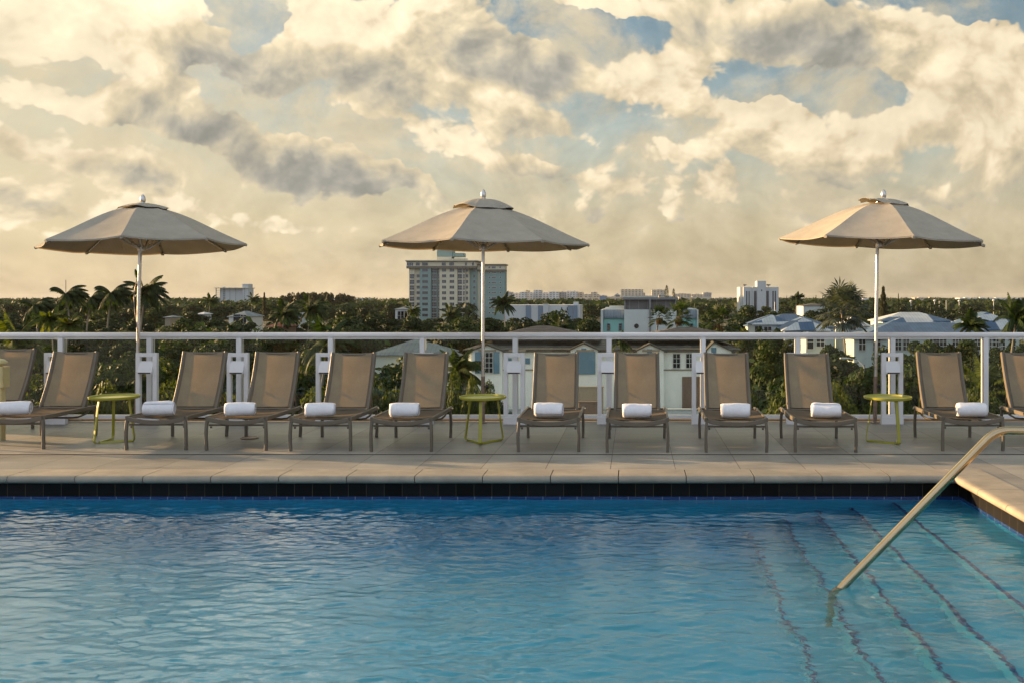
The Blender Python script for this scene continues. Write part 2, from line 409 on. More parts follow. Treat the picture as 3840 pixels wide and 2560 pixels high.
# ================================================================== deck light frames in front of the posts
def light_frame():
    t=thing('deck_light','','deck light',(0,0,0),group='white box-frame deck lights in front of the railing posts')
    w=.135; m=.054
    mb=MB()
    mb.box(-w,-w+m,-.03,.03,.10,.905,b=.004); mb.box(w-m,w,-.03,.03,.10,.905,b=.004)
    mb.box(-w+m,w-m,-.028,.028,.855,.903,b=.003)
    mb.build('frame',M['white'],t)
    mb=MB(); mb.box(-w-.003,w+.003,-.034,.034,0,.0985,b=.004); mb.box(-w+m-.002,w-m+.002,-.026,.026,.0987,.125,b=.003); mb.build('base',M['white'],t)
    mb=MB(); z0,z1=.655,.80; x=w-m+.008   # hood leaning forward over its lens
    mb.quad((-x,-.012,z1),(x,-.012,z1),(x,-.075,z0+.01),(-x,-.075,z0+.01)); mb.quad((-x,-.075,z0+.01),(x,-.075,z0+.01),(x,-.07,z0-.012),(-x,-.07,z0-.012))
    mb.quad((-x,-.07,z0-.012),(x,-.07,z0-.012),(x,.02,z0-.012),(-x,.02,z0-.012)); mb.quad((-x,.02,z0-.012),(x,.02,z0-.012),(x,.02,z1),(-x,.02,z1)); mb.quad((-x,.02,z1),(x,.02,z1),(x,-.012,z1),(-x,-.012,z1))
    for sx in (-x,x): mb.poly([(sx,-.012,z1),(sx,-.075,z0+.01),(sx,-.07,z0-.012),(sx,.02,z0-.012),(sx,.02,z1)])
    hd=mb.build('hood',M['white'],t)
    mb=MB(); mb.box(-x+.012,x-.012,-.078,-.0755,z0-.008,z0+.006); mb.build('lens',M['black'],hd)
    return t
lf0=light_frame(); index_kids()
lab=['half hidden by the second lounger from the left','beside the leaning pole of the left umbrella','left of the post between the third and fourth loungers','partly behind the fourth lounger from the left, left edge showing',
 'almost hidden behind the lounger left of the middle umbrella','just right of the middle umbrella pole','left of the lounger facing the camera in the centre','left of the third lounger right of the middle umbrella',
 'mostly hidden behind the lounger left of the right-hand green table','with chipped paint, beside the right umbrella pole']
for i,u in enumerate([209,552,893,1226,1584,1929,2280,2634,2989,3345]):
    o=lf0 if i==0 else copy_tree(lf0); o.location=(X(u,12.2),12.2,0)
    o['label']='white box-frame deck light '+lab[i]
# scuffs on the right-hand light
# ================================================================== loungers
def make_lounger():
    t=thing('sun_lounger','','sun lounger',(0,0,0),group='bronze sling loungers in a row along the railing')
    W=.3295; rh=.335
    mb=MB()
    for s in (-1,1):
        mb.bar([(s*(W-.014),.0,rh),(s*(W-.014),1.03,rh)],.028,.044)
    pts=[((W-.029)*k/10,0.0,rh-.006-.040*(1-(k/10)**2)) for k in range(-10,11)]
    mb.bar(pts,.026,.046)
    mb.bar([(-W+.03,1.005,rh-.004),(W-.03,1.005,rh-.004)],.026,.030)
    fr=mb.build('frame',M['bronze'],t)
    for s in (-1,1):
        mb=MB(); mb.lathe([(.001,-.02),(.012,-.019),(.013,-.014),(.013,0)],12,(0,0,0)); o=mb.build('bolt',M['steel'],fr); o.rotation_euler=(0,s*-PI/2,0) ; o.location=(s*(W+.0),.985,rh)
    for s in (-1,1):
        for y in (0.0,1.005):
            mb=MB(); pts=[]
            for k in range(9):
                q=k/8; z=(rh-.0225)*(1-q); x=s*(W-.016+.004*math.sin(q*PI)-.006*(1-q)**4); pts.append((x,y+(.008*math.sin(q*PI)*(-1 if y<.5 else 1)),z))
            mb.bar(pts,.030,.034,up=(0,1,0)); mb.build('leg',M['bronze'],t)
    mb=MB(); mb.bar([(-W+.03,.03,rh-.072),(W-.03,.03,rh-.072)],.018,.018); mb.bar([(-W+.03,.80,rh-.03),(W-.03,.80,rh-.03)],.02,.02)
    for s in (-1,1): mb.bar([(s*(W-.05),.03,rh-.085),(s*(W-.05),.03,rh-.105)],.02,.014,up=(0,1,0))
    mb.build('stretcher',M['bronze'],t)
    # seat sling, slightly dished
    def sheet(fn,nu,nv,th):
        mb=MB(); n=0
        for side in (0,1):
            for j in range(nv+1):
                for i in range(nu+1):
                    p,nrm=fn(i/nu,j/nv); p=Vector(p)-Vector(nrm)*th*side; mb.v.append(tuple(p))
        K=(nu+1)*(nv+1)
        for j in range(nv):
            for i in range(nu):
                a=j*(nu+1)+i; q=(a,a+1,a+nu+2,a+nu+1); mb.f.append(q); mb.m.append(0); mb.f.append(tuple(K+z for z in reversed(q))); mb.m.append(0)
        for i in range(nu):
            for (a) in (i,nv*(nu+1)+i): mb.f.append((a,a+1,K+a+1,K+a)); mb.m.append(0)
        for j in range(nv):
            for a in (j*(nu+1),j*(nu+1)+nu): mb.f.append((a,a+nu+1,K+a+nu+1,K+a)); mb.m.append(0)
        return mb
    sw=W-.032
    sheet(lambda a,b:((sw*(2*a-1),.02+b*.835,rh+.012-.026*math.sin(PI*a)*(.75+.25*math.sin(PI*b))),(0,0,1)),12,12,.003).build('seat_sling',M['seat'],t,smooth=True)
    # backrest
    bw=.262; y0,z0,y1,z1=.875,.325,1.17,.965
    def bp(q,off=0,lift=0):   # q 0 bottom ..1 top, slightly bowed backwards at top
        L=math.hypot(y1-y0,z1-z0); ty,tz=(y1-y0)/L,(z1-z0)/L; bow=.030*math.sin(PI*q)
        return (y0+(y1-y0)*q+tz*(off-bow*-1*.8), z0+(z1-z0)*q-ty*(off-bow*-1*.8)+lift)
    bk=MB()
    for s in (-1,1):
        pts=[(s*(bw-.013*1-.004*k/10),)+bp(k/10) for k in range(11)]
        bk.bar(pts,.030,.050,up=(0,-1,.45))
    tp=[((bw-.028)*k/8,)+bp(1,0,-.012-.010*(1-(k/8)**2)) for k in range(-8,9)]
    bk.bar(tp,.026,.022,up=(0,-1,.45))
    bf=bk.build('back_frame',M['bronze'],t)
    bk=MB(); bk.bar([(-bw+.02,)+bp(.02),(bw-.02,)+bp(.02)],.02,.024,up=(0,-1,.45)); bk.build('crossbar',M['bronze'],bf)
    L=math.hypot(y1-y0,z1-z0); nb=(0,-(z1-z0)/L,(y1-y0)/L)
    def bs(a,b):
        q=.055+b*.935; y,z=bp(q,-.018+.016*math.sin(PI*a)); top=-.018*math.sin(PI*a)*b**6
        return ((bw-.026)*(2*a-1),y,z+top),nb
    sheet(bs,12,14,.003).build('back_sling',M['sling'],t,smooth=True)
    # hem band along the sling edges
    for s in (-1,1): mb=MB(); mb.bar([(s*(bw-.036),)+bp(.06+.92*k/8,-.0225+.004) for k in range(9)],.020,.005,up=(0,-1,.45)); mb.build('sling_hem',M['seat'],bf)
    mb=MB()
    for s in (-1,1): mb.tube([(s*.235,)+bp(.38,.02),(s*.245,1.06,rh+.01)],.008,8)
    mb.tube([(-.245,1.06,rh+.01),(.245,1.06,rh+.01)],.008,8)
    mb.build('prop',M['bronze'],t)
    mb=MB(); pts=[(-.285,.97,rh-.02),(-.28,.86,rh-.065),(-.262,.74,rh-.088),(-.22,.70,rh-.09),(.22,.70,rh-.09),(.262,.74,rh-.088),(.28,.86,rh-.065),(.285,.97,rh-.02)]
    mb.tube(pts,.011,8); mb.build('support_bar',M['bronze'],t,smooth=True)
    return t
L0=make_lounger(); index_kids()
# (left outer, right outer, foot v) of the front legs in the photograph
LS=[(None,None,None),(-71,167,1683),(468,699,1686),(767,1001,1688),(1083,1318,1690),(1386,1622,1692),(1939,2174,1693),(2271,2510,1695),(2642,2882,1695),(2976,3217,1695),(3527,3772,1690),(None,None,None)]
lpos=[]
for a,b,v in LS:
    if a is None: lpos.append(None); continue
    D=H*F/(v-V0); lpos.append((X((a+b)/2,D),D+.015))
lpos[0]=(-7.72,10.82); lpos[-1]=(4.58,10.12)
llab=['bronze sun lounger cut off by the left picture edge, behind the cream bollard','bronze sun lounger at the far left, between the cream bollard and the green table',
'bronze sun lounger just right of the left umbrella pole and its green table','second bronze sun lounger right of the left umbrella','third bronze sun lounger right of the left umbrella',
'bronze sun lounger just left of the middle green table','bronze sun lounger just right of the middle green table','bronze sun lounger seen square on, second right of the middle umbrella',
'bronze sun lounger third right of the middle umbrella','bronze sun lounger just left of the right-hand green table','bronze sun lounger right of the right-hand green table, its left rail sunlit','bronze sun lounger cut off by the right picture edge behind the steel handrail']
for i,p in enumerate(lpos):
    o=L0 if i==0 else copy_tree(L0); o.location=(p[0],p[1],0); o['label']=llab[i]
    o.rotation_euler=(0,0,random.uniform(-.012,.012))
    an=random.uniform(-.022,.022); pv_=Vector((0,.875,.325)); off=pv_-Matrix.Rotation(an,3,'X')@pv_
    for ch in o.children:
        if ch.name.startswith('back_'): ch.rotation_euler=(an,0,0); ch.location=off
# ================================================================== towels
def make_towel(seed,L=.300,Rr=.084):
    rs=random.Random(seed); mb=MB(); turns=5.2; N=150; ph=rs.uniform(0,6.28)
    K=14; ax=[]
    ra=[rs.uniform(0,6.28) for _ in range(8)]
    def P(i,k,inner):
        q=i/N; th=q*turns*2*PI+ph; r=.010+(Rr-.010)*q**.85
        if inner: r-=.0135*(1-.0)
        r=max(r,.002)
        x=(k/(K-1)-.5)*L
        e=1-abs(2*k/(K-1)-1)**10*.11
        r*=e*(1+.030*math.sin(2*th+ra[0]+x*9)+.018*math.sin(x*30+ra[1]+th)+.012*math.sin(x*61+4*th+ra[2]))
        off=.006*math.sin(q*23+ra[3])*(2*k/(K-1)-1)
        z=r*math.sin(th); y=r*math.cos(th)
        zz=z+Rr
        if z<0: zz=Rr+z*.90
        return (x+off,y*1.06,zz)
    for inner in (0,1):
        for i in range(N+1):
            for k in range(K): mb.v.append(P(i,k,inner))
    M_=(N+1)*K
    for i in range(N):
        for k in range(K-1):
            a=i*K+k; mb.f.append((a,a+1,a+K+1,a+K)); mb.m.append(0)
            if True: mb.f.append((M_+a,M_+a+K,M_+a+K+1,M_+a+1)); mb.m.append(0)
        for k in (0,K-1):
            a=i*K+k; mb.f.append((a,a+K,M_+a+K,M_+a)); mb.m.append(0)
    for k in range(K-1):
        a=N*K+k; mb.f.append((a,a+1,M_+a+1,M_+a)); mb.m.append(0)
    return mb
tl=[(34,0),(366,0),(552,0),(735,0),(929,0),(1260.5,0),(1463,0),(1689,0),(1897,0),(2231,0)]
rz=[.30,.22,.22,.26,.12,-.04,-.02,-.05,-.16,-.12]
tdesc=['with its spiral end facing right, on the lounger beside the cream bollard','on the lounger just right of the left umbrella pole','on the second lounger right of the left umbrella','on the third lounger right of the left umbrella',
 'tilted, on the lounger just left of the middle green table','with a dipped top, right of the middle green table','on the lounger seen square on in the centre','on the third lounger right of the middle umbrella','with a loose flap, on the lounger left of the right-hand green table','on the lounger right of the right-hand green table']
for i,(v_,_) in enumerate(tl):
    lx,ly=lpos[i+1]; D=ly+.16; x=X(v_*1.6327,D)
    o=make_towel(i+20,L=.292+.012*random.random()).build('rolled_towel',M['towel'],smooth=False,loc=(x,D,.3335-.003))
    for p in o.data.polygons: p.use_smooth=True
    o.rotation_euler=(0,0,rz[i])
    tag(o,'rolled white towel '+tdesc[i],'towel',group='rolled white towels on the loungers')
# ================================================================== green side tables
def make_table():
    t=thing('side_table','','side table',(0,0,0),group='round lime green side tables')
    mb=MB(); r=.262
    mb.lathe([(.01,.480),(r-.02,.480),(r-.004,.488),(r,.508),(r-.003,.512),(r-.010,.510),(r-.014,.495),(.01,.494)],56); mb.build('table_top',M['green'],t,smooth=True)
    # front leg and two back legs whose feet run along the floor to the front one
    A=[(0,-.17,.478),(0,-.185,.40),(0,-.225,.06),(0,-.228,.03),(0,-.215,.012),(0,-.17,.008)]
    mb=MB(); mb.bar(A,.036,.012,up=(0,-1,.1)); mb.build('leg',M['green'],t)
    for s in (-1,1):
        px_=s*.205; 
        B=[(s*.150,.08,.478),(s*.160,.085,.40),(px_,.105,.07),(px_+s*.004,.105,.038),(px_-s*.002,.100,.016),(px_-s*.02,.088,.008),(s*.10,-.02,.008),(s*.012,-.165,.008)]
        mb=MB(); mb.bar(B,.030,.012,up=(s*.85,.5,.1)); mb.build('leg',M['green'],t)
    return t
T0=make_table(); index_kids()
for i,(u,v,rzz,lab_) in enumerate(((420,1664,-.55,'lime green round side table under the left umbrella'),(1811,1666,.02,'lime green round side table under the middle umbrella'),(3329,1667,.30,'lime green round side table under the right umbrella'))):
    D=H*F/(v-V0); o=T0 if i==0 else copy_tree(T0); o.location=(X(u if i else 429,D+.2),D+.2,0); o.rotation_euler=(0,0,rzz); o['label']=lab_
# ================================================================== umbrellas
def umbrella(u_top,u_bot,D,zr,rot,tx,ty,lab_,vent_lift,cord=False,seed=0,zdrop=0):
    rs=random.Random(seed)
    xb=X(u_bot,D); zt=Z(720,D); xt=X(u_top,D)
    t=thing('patio_umbrella',lab_,'umbrella',(xb,D,0),group='taupe umbrellas standing along the railing')
    lean=(xt-xb)/zt
    zap=zr+.52
    mb=MB(); mb.tube([(lean*.58,0,.58),(lean*(zap+.02),0,zap+.02)],.0215,18); mb.build('pole',M['alu'],t,smooth=True)
    mb=MB(); mb.tube([(0,0,.023),(lean*.60,0,.60)],.0255,16); mb.lathe([(.05,.0),(.05,.008),(.03,.012)],20,(0,0,.0)); mb.build('sleeve',M['rust'],t,smooth=True)
    mb=MB(); mb.lathe([(.004,-.03),(.02,-.028),(.028,-.015),(.03,0),(.028,.012),(.01,.016),(.008,.045)],14); o=mb.build('knob',M['black'],t,smooth=True); o.location=(.05,-.01,.47); o.rotation_euler=(0,-PI/2,0)
    # canopy
    top=Vector((lean*zap,0,zap)); Rm=vent_lift[5]; n=8; offx=vent_lift[6]
    tilt=Matrix.Translation((lean*zr+offx,0,zr))@Euler((tx,ty,rot)).to_matrix().to_4x4()
    def rib(r): q=(r)/Rm; return .505*(1-q)+.075*math.sin(PI*q)*(1-.35*q)+.015*math.sin(2*PI*q)
    NS,NR=10,16
    wr=[[rs.uniform(-1,1) for _ in range(6)] for _ in range(8)]
    def cp(k,a,r,low=0):
        a0=2*PI*k/n; c=(a-.5)*2; apo=math.cos(PI/n)
        rr=r*apo/ math.cos(c*PI/n) * (1+0)  # straight panel
        q=r/Rm
        sag=.060*q**1.4*(1-c*c)*(1-.45*q)
        rr*=1-.020*(1-c*c)*q**5
        ang=a0+(a)*2*PI/n
        w=.004*math.sin(9*q+wr[k][0]*3+c*2)*wr[k][1]*math.sin(PI*a)
        z=rib(r)-sag+w-low
        # shorter distance near corners keeps ribs straight
        return tuple(tilt@Vector((rr*math.cos(ang),rr*math.sin(ang),z)))
    # geometry by panel: keep ribs at full radius
    def cp2(k,a,r,low=0):
        c=(a-.5)*2; q=r/Rm
        e0=Vector((math.cos(2*PI*k/n),math.sin(2*PI*k/n),0))*r; e1=Vector((math.cos(2*PI*(k+1)/n),math.sin(2*PI*(k+1)/n),0))*r
        p=e0.lerp(e1,a); p*=1-.022*(1-c*c)*q**5
        sag=.055*q**1.3*(1-c*c)*(1-.55*q)
        w=.005*math.sin(8*q+wr[k][0]*3+c*2.5)*wr[k][1]*math.sin(PI*a)
        droop=.0
        p.z=rib(r)-sag+w-low-droop
        return tuple(tilt@p)
    def cloth_mesh(fn,r0,r1,nr,ns,th):
        mb=MB(); K=None
        for side in (0,1):
            for k in range(n):
                for j in range(nr+1):
                    for i in range(ns+1):
                        p=Vector(fn(k,i/ns,r0+(r1-r0)*j/nr)); p.z-=th*side; mb.v.append(tuple(p))
        K=n*(nr+1)*(ns+1)
        for k in range(n):
            b=k*(nr+1)*(ns+1)
            for j in range(nr):
                for i in range(ns):
                    a=b+j*(ns+1)+i; q=(a,a+ns+1,a+ns+2,a+1); mb.f.append(q); mb.m.append(0); mb.f.append(tuple(K+z for z in reversed(q))); mb.m.append(0)
            for i in range(ns):
                a=b+nr*(ns+1)+i; mb.f.append((a,K+a,K+a+1,a+1)); mb.m.append(0)
        return mb
    mb=cloth_mesh(cp2,.10,Rm,NR,NS,.003)
    # hem lip hanging from the rim
    for k in range(n):
        for i in range(NS):
            a=Vector(cp2(k,i/NS,Rm)); b=Vector(cp2(k,(i+1)/NS,Rm)); d=Vector((0,0,-.018)); mb.quad(a,b,b+d,a+d)
    can=mb.build('canopy',M['canvas'],t,smooth=True)
    # vent cap
    lf=vent_lift; VR=lf[4]; Rm=lf[5]; offx=lf[6]
    def vp(k,a,r):
        q=r/VR; c=(a-.5)*2
        e0=Vector((math.cos(2*PI*k/n),math.sin(2*PI*k/n),0))*r; e1=Vector((math.cos(2*PI*(k+1)/n),math.sin(2*PI*(k+1)/n),0))*r
        p=e0.lerp(e1,a); ang=math.atan2(p.y,p.x)
        side=max(0,math.cos(ang+rot-lf[2]))
        z=rib(r)+.012+lf[1]*math.sin(PI*min(1,.15+q*.85))**.8*(1-.55*q)+.010*q+lf[0]*q**3*side*(1-.5*c*c)+.011*math.sin(3*ang+lf[3])*q*q+.006*math.sin(7*ang+lf[3]*2)*q
        p.z=z; return tuple(tilt@p)
    cloth_mesh(vp,.02,VR,8,8,.003).build('vent',M['canvas'],can,smooth=True)
    mb=MB(); mb.lathe([(.030,0),(.034,.01),(.028,.02),(.033,.035),(.036,.06),(.031,.09),(.018,.115),(.004,.125)],20); o=mb.build('finial',M['alu'],t,smooth=True); o.location=tuple(tilt@Vector((0,0,.50+lf[1]*.9)))
    hub=MB(); hub.lathe([(.024,-.03),(.048,-.026),(.05,.0),(.05,.025),(.03,.035),(.024,.05)],20); o=hub.build('hub',M['alu'],t,smooth=True); o.location=(lean*(zr-.02)+offx*.4,0,zr-.05)
    for k in range(n):
        a=2*PI*k/n; d=Vector((math.cos(a),math.sin(a),0))
        mb=MB(); pts=[tilt@(d*r+Vector((0,0,rib(r)-.026))) for r in (.05,.26*Rm,.52*Rm,.78*Rm,.985*Rm)]
        mb.bar(pts,.018,.024); r_=mb.build('rib',M['alu'],t)
        mb=MB(); p0=tilt@(d*.045+Vector((0,0,-.055))); p1=tilt@(d*.48*Rm+Vector((0,0,rib(.48*Rm)-.035))); mb.bar([p0,p1],.014,.018); mb.build('strut',M['alu'],r_)
        mb=MB(); p0=tilt@(d*Rm*.955+Vector((0,0,rib(Rm*.955)-.030))); p1=tilt@(d*Rm*.999+Vector((0,0,rib(Rm*.999)-.024))); mb.bar([p0,p1],.040,.030); mb.build('rib_pocket',M['canvas'],r_)
    if cord:
        pts=[]
        for k in range(40):
            q=k/39; z=zr-.1-(zr-.75)*q; a=q*7+.6
            rr=.030+.03*abs(math.sin(q*5))*(1-q)
            pts.append((lean*z+rr*math.cos(a),-.03+rr*math.sin(a)*.6,z))
        mb=MB(); mb.tube(pts,.0055,6); mb.build('cord',M['rust'],t)
    return t
umbrella(530,511,12.3,2.275,R(16),R(-2.2),R(-1.6),'taupe octagonal umbrella on the left, pole leaning, cord wound round it',(.02,.03,PI,0.5,.31,1.235,.045),True,1)
umbrella(1812,1811,12.3,2.285,R(-6),R(0),R(.2),'taupe octagonal umbrella in the middle with a puffed-up vent cap',(.05,.085,PI,1.5,.40,1.375,0),False,2)
umbrella(3293,3281,12.3,2.325,R(1),R(.6),R(1.8),'taupe octagonal umbrella on the right with one sunlit panel',(.085,.04,PI*.95,2.5,.33,1.325,.06),False,3)
# thin steel prop rods by the right umbrella foot
# ================================================================== steel handrail in the pool
D=6.08; pts=[]
p0=Vector((1.326-.30,D,WZ-.36)); a=Vector((1.326,D,WZ)); b=Vector((2.235,D,.703))
dirv=(b-a).normalized(); p0=a-dirv*.62
pts=[Vector((1.23,D,WZ-.72)),Vector((1.255,D,WZ-.16)),Vector((1.285,D,WZ-.05)),a,b]; ang0=math.atan2(dirv.z,dirv.x); rc=.20
cx,cz=b.x+rc*math.sin(ang0),b.z-rc*math.cos(ang0)
for k in range(1,11):
    an=ang0*(1-k/10); pts.append(Vector((cx-rc*math.sin(an),D,cz+rc*math.cos(an))))
e=pts[-1]; pts.append(Vector((e.x+.75,D,e.z-.01)))
for k in range(1,9):
    an=k/8*PI/2; pts.append(Vector((e.x+.75+.12*math.sin(an),D,e.z-.01-.12*(1-math.cos(an)))))
q=pts[-1]; pts.append(Vector((q.x,D,.006)))
mb=MB(); mb.tube(pts,.0275,24,up=(0,1,0)); o=mb.build('pool_handrail',M['steel'],smooth=True)
tag(o,'curved stainless steel handrail rising from the pool water at the right','handrail')
# cream bollard at the left edge
t=thing('bollard','cream bollard with a faceted pale cap at the left picture edge','bollard',(-7.13,10.8,0)); 
mb=MB(); w=.075; mb.box(-w+.03,w-.03,-w+.03,w-.03,0,.60,b=.008); mb.box(-w,w,-w,w,.60,.83,b=.012); mb.build('post',M['cream'],t)
mb=MB(); mb.lathe([(.03,.83),(.03,.85),(.048,.852),(.082,.865),(.084,.88),(.06,.905),(.02,.918)],8); mb.build('cap',M['cream'],t)
# ================================================================== background materials
def winmat(name,wall,win,fw=3.2,fh=3.0,dk=.25,wob=.0):
    m,nt,out=newmat(name); g=G(nt); b=g.n('ShaderNodeBsdfPrincipled')
    geo=g.n('ShaderNodeNewGeometry'); s=g.sep(geo.outputs['Position']); nn=g.sep(geo.outputs['Normal'])
    u=g.m('FRACT',g.m('DIVIDE',g.m('ADD',g.m('ADD',s[0],s[1]),5000),fw)); v=g.m('FRACT',g.m('DIVIDE',g.m('ADD',s[2],60.4),fh))
    a=g.m('MULTIPLY',g.m('GREATER_THAN',u,.28),g.m('LESS_THAN',u,.80)); c=g.m('MULTIPLY',g.m('GREATER_THAN',v,.25),g.m('LESS_THAN',v,.78))
    f=g.m('MULTIPLY',g.m('MULTIPLY',a,c),g.m('LESS_THAN',g.m('ABSOLUTE',nn[2]),.5))
    wn=g.n('ShaderNodeTexWhiteNoise',noise_dimensions='2D'); g.put(wn,0,g.xyz(g.m('FLOOR',g.m('DIVIDE',g.m('ADD',s[0],5000),fw*5)),g.m('FLOOR',g.m('DIVIDE',s[2],300)),0))
    base=g.vm('SCALE',c4(wall),g.lin(wn.outputs[0],0,1,.86,1.08))
    base=g.vm('SCALE',base,g.lin(g.noise(geo.outputs['Position'],.15,4),.3,.7,.9,1.06))
    g.put(b,'Base Color',g.mix(f,base,c4(win))); b.inputs['Roughness'].default_value=.7
    nt.links.new(b.outputs[0],out.inputs[0]); return m
def metalroof(name,c1,c2,pitch=.45,patch=.5,rough=.65):
    m,nt,out=newmat(name); g=G(nt); b=g.n('ShaderNodeBsdfPrincipled'); geo=g.n('ShaderNodeNewGeometry')
    t=g.vm('NORMALIZE',g.vm('CROSS_PRODUCT',geo.outputs['Normal'],(0,0,1)))
    q=g.n('ShaderNodeVectorMath',operation='DOT_PRODUCT'); g.put(q,0,t); g.put(q,1,geo.outputs['Position']); along=q.outputs['Value']
    s=g.sep(geo.outputs['Position'])
    fr=g.m('FRACT',g.m('DIVIDE',g.m('ADD',along,900),pitch)); seam=g.m('LESS_THAN',fr,.16)
    wn=g.n('ShaderNodeTexWhiteNoise',noise_dimensions='3D')
    g.put(wn,0,g.xyz(g.m('FLOOR',g.m('DIVIDE',g.m('ADD',along,900),pitch*5)),g.m('FLOOR',g.m('DIVIDE',g.m('ADD',s[2],g.m('MULTIPLY',along,.05)),1.1)),0))
    f=g.m('LESS_THAN',wn.outputs[0],patch)
    base=g.mix(f,c4(c1),c4(c2)); base=g.vm('SCALE',base,g.lin(g.noise(geo.outputs['Position'],.8,5),.3,.7,.85,1.1))
    base=g.vm('SCALE',base,g.lin(seam,0,1,1,.78)); g.put(b,'Base Color',base); b.inputs['Roughness'].default_value=rough; b.inputs['Specular IOR Level'].default_value=.25
    g.put(b,'Normal',g.bump(seam,.5,.04)); nt.links.new(b.outputs[0],out.inputs[0]); return m
def tileroof(name,c1,c2):
    m,nt,out=newmat(name); g=G(nt); b=g.n('ShaderNodeBsdfPrincipled'); geo=g.n('ShaderNodeNewGeometry'); s=g.sep(geo.outputs['Position'])
    f=g.m('FRACT',g.m('DIVIDE',g.m('ADD',s[2],50),.17)); edge=g.m('LESS_THAN',f,.25)
    n=g.noise(g.vm('MULTIPLY',geo.outputs['Position'],(1,1,5)),1.3,5,.65)
    base=g.mix(g.ss(n,.38,.62),c4(c1),c4(c2)); base=g.mix(edge,base,(c1[0]*.35,c1[1]*.35,c1[2]*.35,1))
    g.put(b,'Base Color',base); b.inputs['Roughness'].default_value=.7; g.put(b,'Normal',g.bump(f,.6,.06)); nt.links.new(b.outputs[0],out.inputs[0]); return m
M['leaf1']=leafmat('leaf_dark',(0.0066,0.0194,0.0051),(0.0212,0.0432,0.0081),.35)
M['leaf2']=leafmat('leaf_mid',(0.0103,0.0280,0.0051),(0.0329,0.0585,0.0081),.5)
M['leaf3']=leafmat('leaf_yellow',(0.0246,0.0465,0.0062),(0.0801,0.1023,0.0112),.9,.4)
M['leaf4']=leafmat('leaf_fine',(0.0186,0.0248,0.0099),(0.0372,0.0434,0.0155),.5)
M['frond']=leafmat('palm_frond',(0.0080,0.0229,0.0051),(0.0329,0.0585,0.0102),1.0)
M['frondg']=leafmat('silver_frond',(0.0372,0.0527,0.0434),(0.0806,0.1023,0.0806),1.0)
M['frondy']=leafmat('bright_frond',(0.0496,0.0806,0.0074),(0.1240,0.1488,0.0124),1.0,.45)
M['thatch']=leafmat('dead_frond',(0.0620,0.0372,0.0124),(0.1240,0.0868,0.0310),2)
M['bark']=pbr('bark',(.12,.09,.06),.9,var=.3,vscale=4); M['palmtrunk']=pbr('palm_trunk',(.24,.21,.17),.9,var=.3,vscale=6)
M['ground']=pbr('ground',(.035,.045,.018),.95,var=.4,vscale=.05,coord='Object',col2=(.09,.085,.05),cscale=.02)
M['paving']=pbr('paving',(.42,.40,.34),.8,var=.25,vscale=.7,coord='Object',col2=(.50,.50,.46),cscale=.35)
M['mint']=pbr('mint_stucco',(.86,.87,.80),.85,var=.06,vscale=.8); M['trimtan']=pbr('tan_trim',(.30,.25,.18),.8); M['teal']=pbr('teal_stucco',(.22,.46,.42),.8,var=.06,vscale=.6)
M['dkwin']=pbr('window_glass',(.02,.024,.03),.12,spec=.8); M['shutter']=pbr('blue_shutter',(.13,.24,.32),.6); M['winwhite']=pbr('window_white',(.6,.6,.58),.5)
M['tile']=tileroof('tile_roof',(.055,.050,.047),(.095,.088,.08)); M['redtile']=tileroof('red_tile',(.20,.05,.035),(.26,.08,.05))
M['blueroof']=metalroof('blue_metal',(.065,.12,.20),(.46,.50,.50),patch=.40); M['blueroof1']=metalroof('blue_metal_plain',(.075,.125,.20),(.085,.145,.22),.5,.5)
M['greyroof']=metalroof('grey_metal',(.14,.18,.21),(.18,.22,.24),.5,.5); M['wroof']=pbr('white_roof',(.6,.6,.6),.6)
M['palewall']=pbr('pale_wall',(.50,.55,.53),.8,var=.06,vscale=.4); M['greyp']=pbr('grey_panel',(.20,.20,.20),.7); M['louvre']=None
M['bwhite']=pbr('blue_white_wall',(.50,.53,.53),.8); M['bluegrey']=pbr('blue_grey_panel',(.16,.22,.29),.7); M['brown']=pbr('brown_door',(.20,.13,.09),.7)
M['far1']=winmat('far_white',(.62,.63,.62),(.22,.22,.22),5,3.1); M['far2']=winmat('far_cream',(.58,.50,.38),(.20,.17,.13),6,3.1); M['far3']=winmat('far_grey',(.36,.37,.36),(.14,.14,.15),4,3.2)
M['tcream']=pbr('tower_cream',(.60,.56,.42),.85,var=.04,vscale=.2); M['tteal']=pbr('tower_teal',(.22,.32,.30),.85,var=.04,vscale=.2); M['tband']=pbr('tower_band',(.17,.15,.115),.85)
M['dktrim']=pbr('dark_trim',(.05,.045,.04),.8); M['asph']=pbr('asphalt',(.05,.05,.05),.9)
def louv():
    m,nt,out=newmat('louvre'); g=G(nt); b=g.n('ShaderNodeBsdfPrincipled'); s=g.sep(g.n('ShaderNodeNewGeometry').outputs['Position'])
    f=g.m('FRACT',g.m('DIVIDE',g.m('ADD',s[2],40),.11)); h=g.m('LESS_THAN',g.m('FRACT',g.m('DIVIDE',g.m('ADD',s[0],100),1.42)),.035)
    g.put(b,'Base Color',g.mix(h,g.mix(g.m('LESS_THAN',f,.4),(.15,.145,.14,1),(.07,.068,.065,1)),(.28,.27,.26,1))); b.inputs['Roughness'].default_value=.7
    nt.links.new(b.outputs[0],out.inputs[0]); return m
M['louvre']=louv()
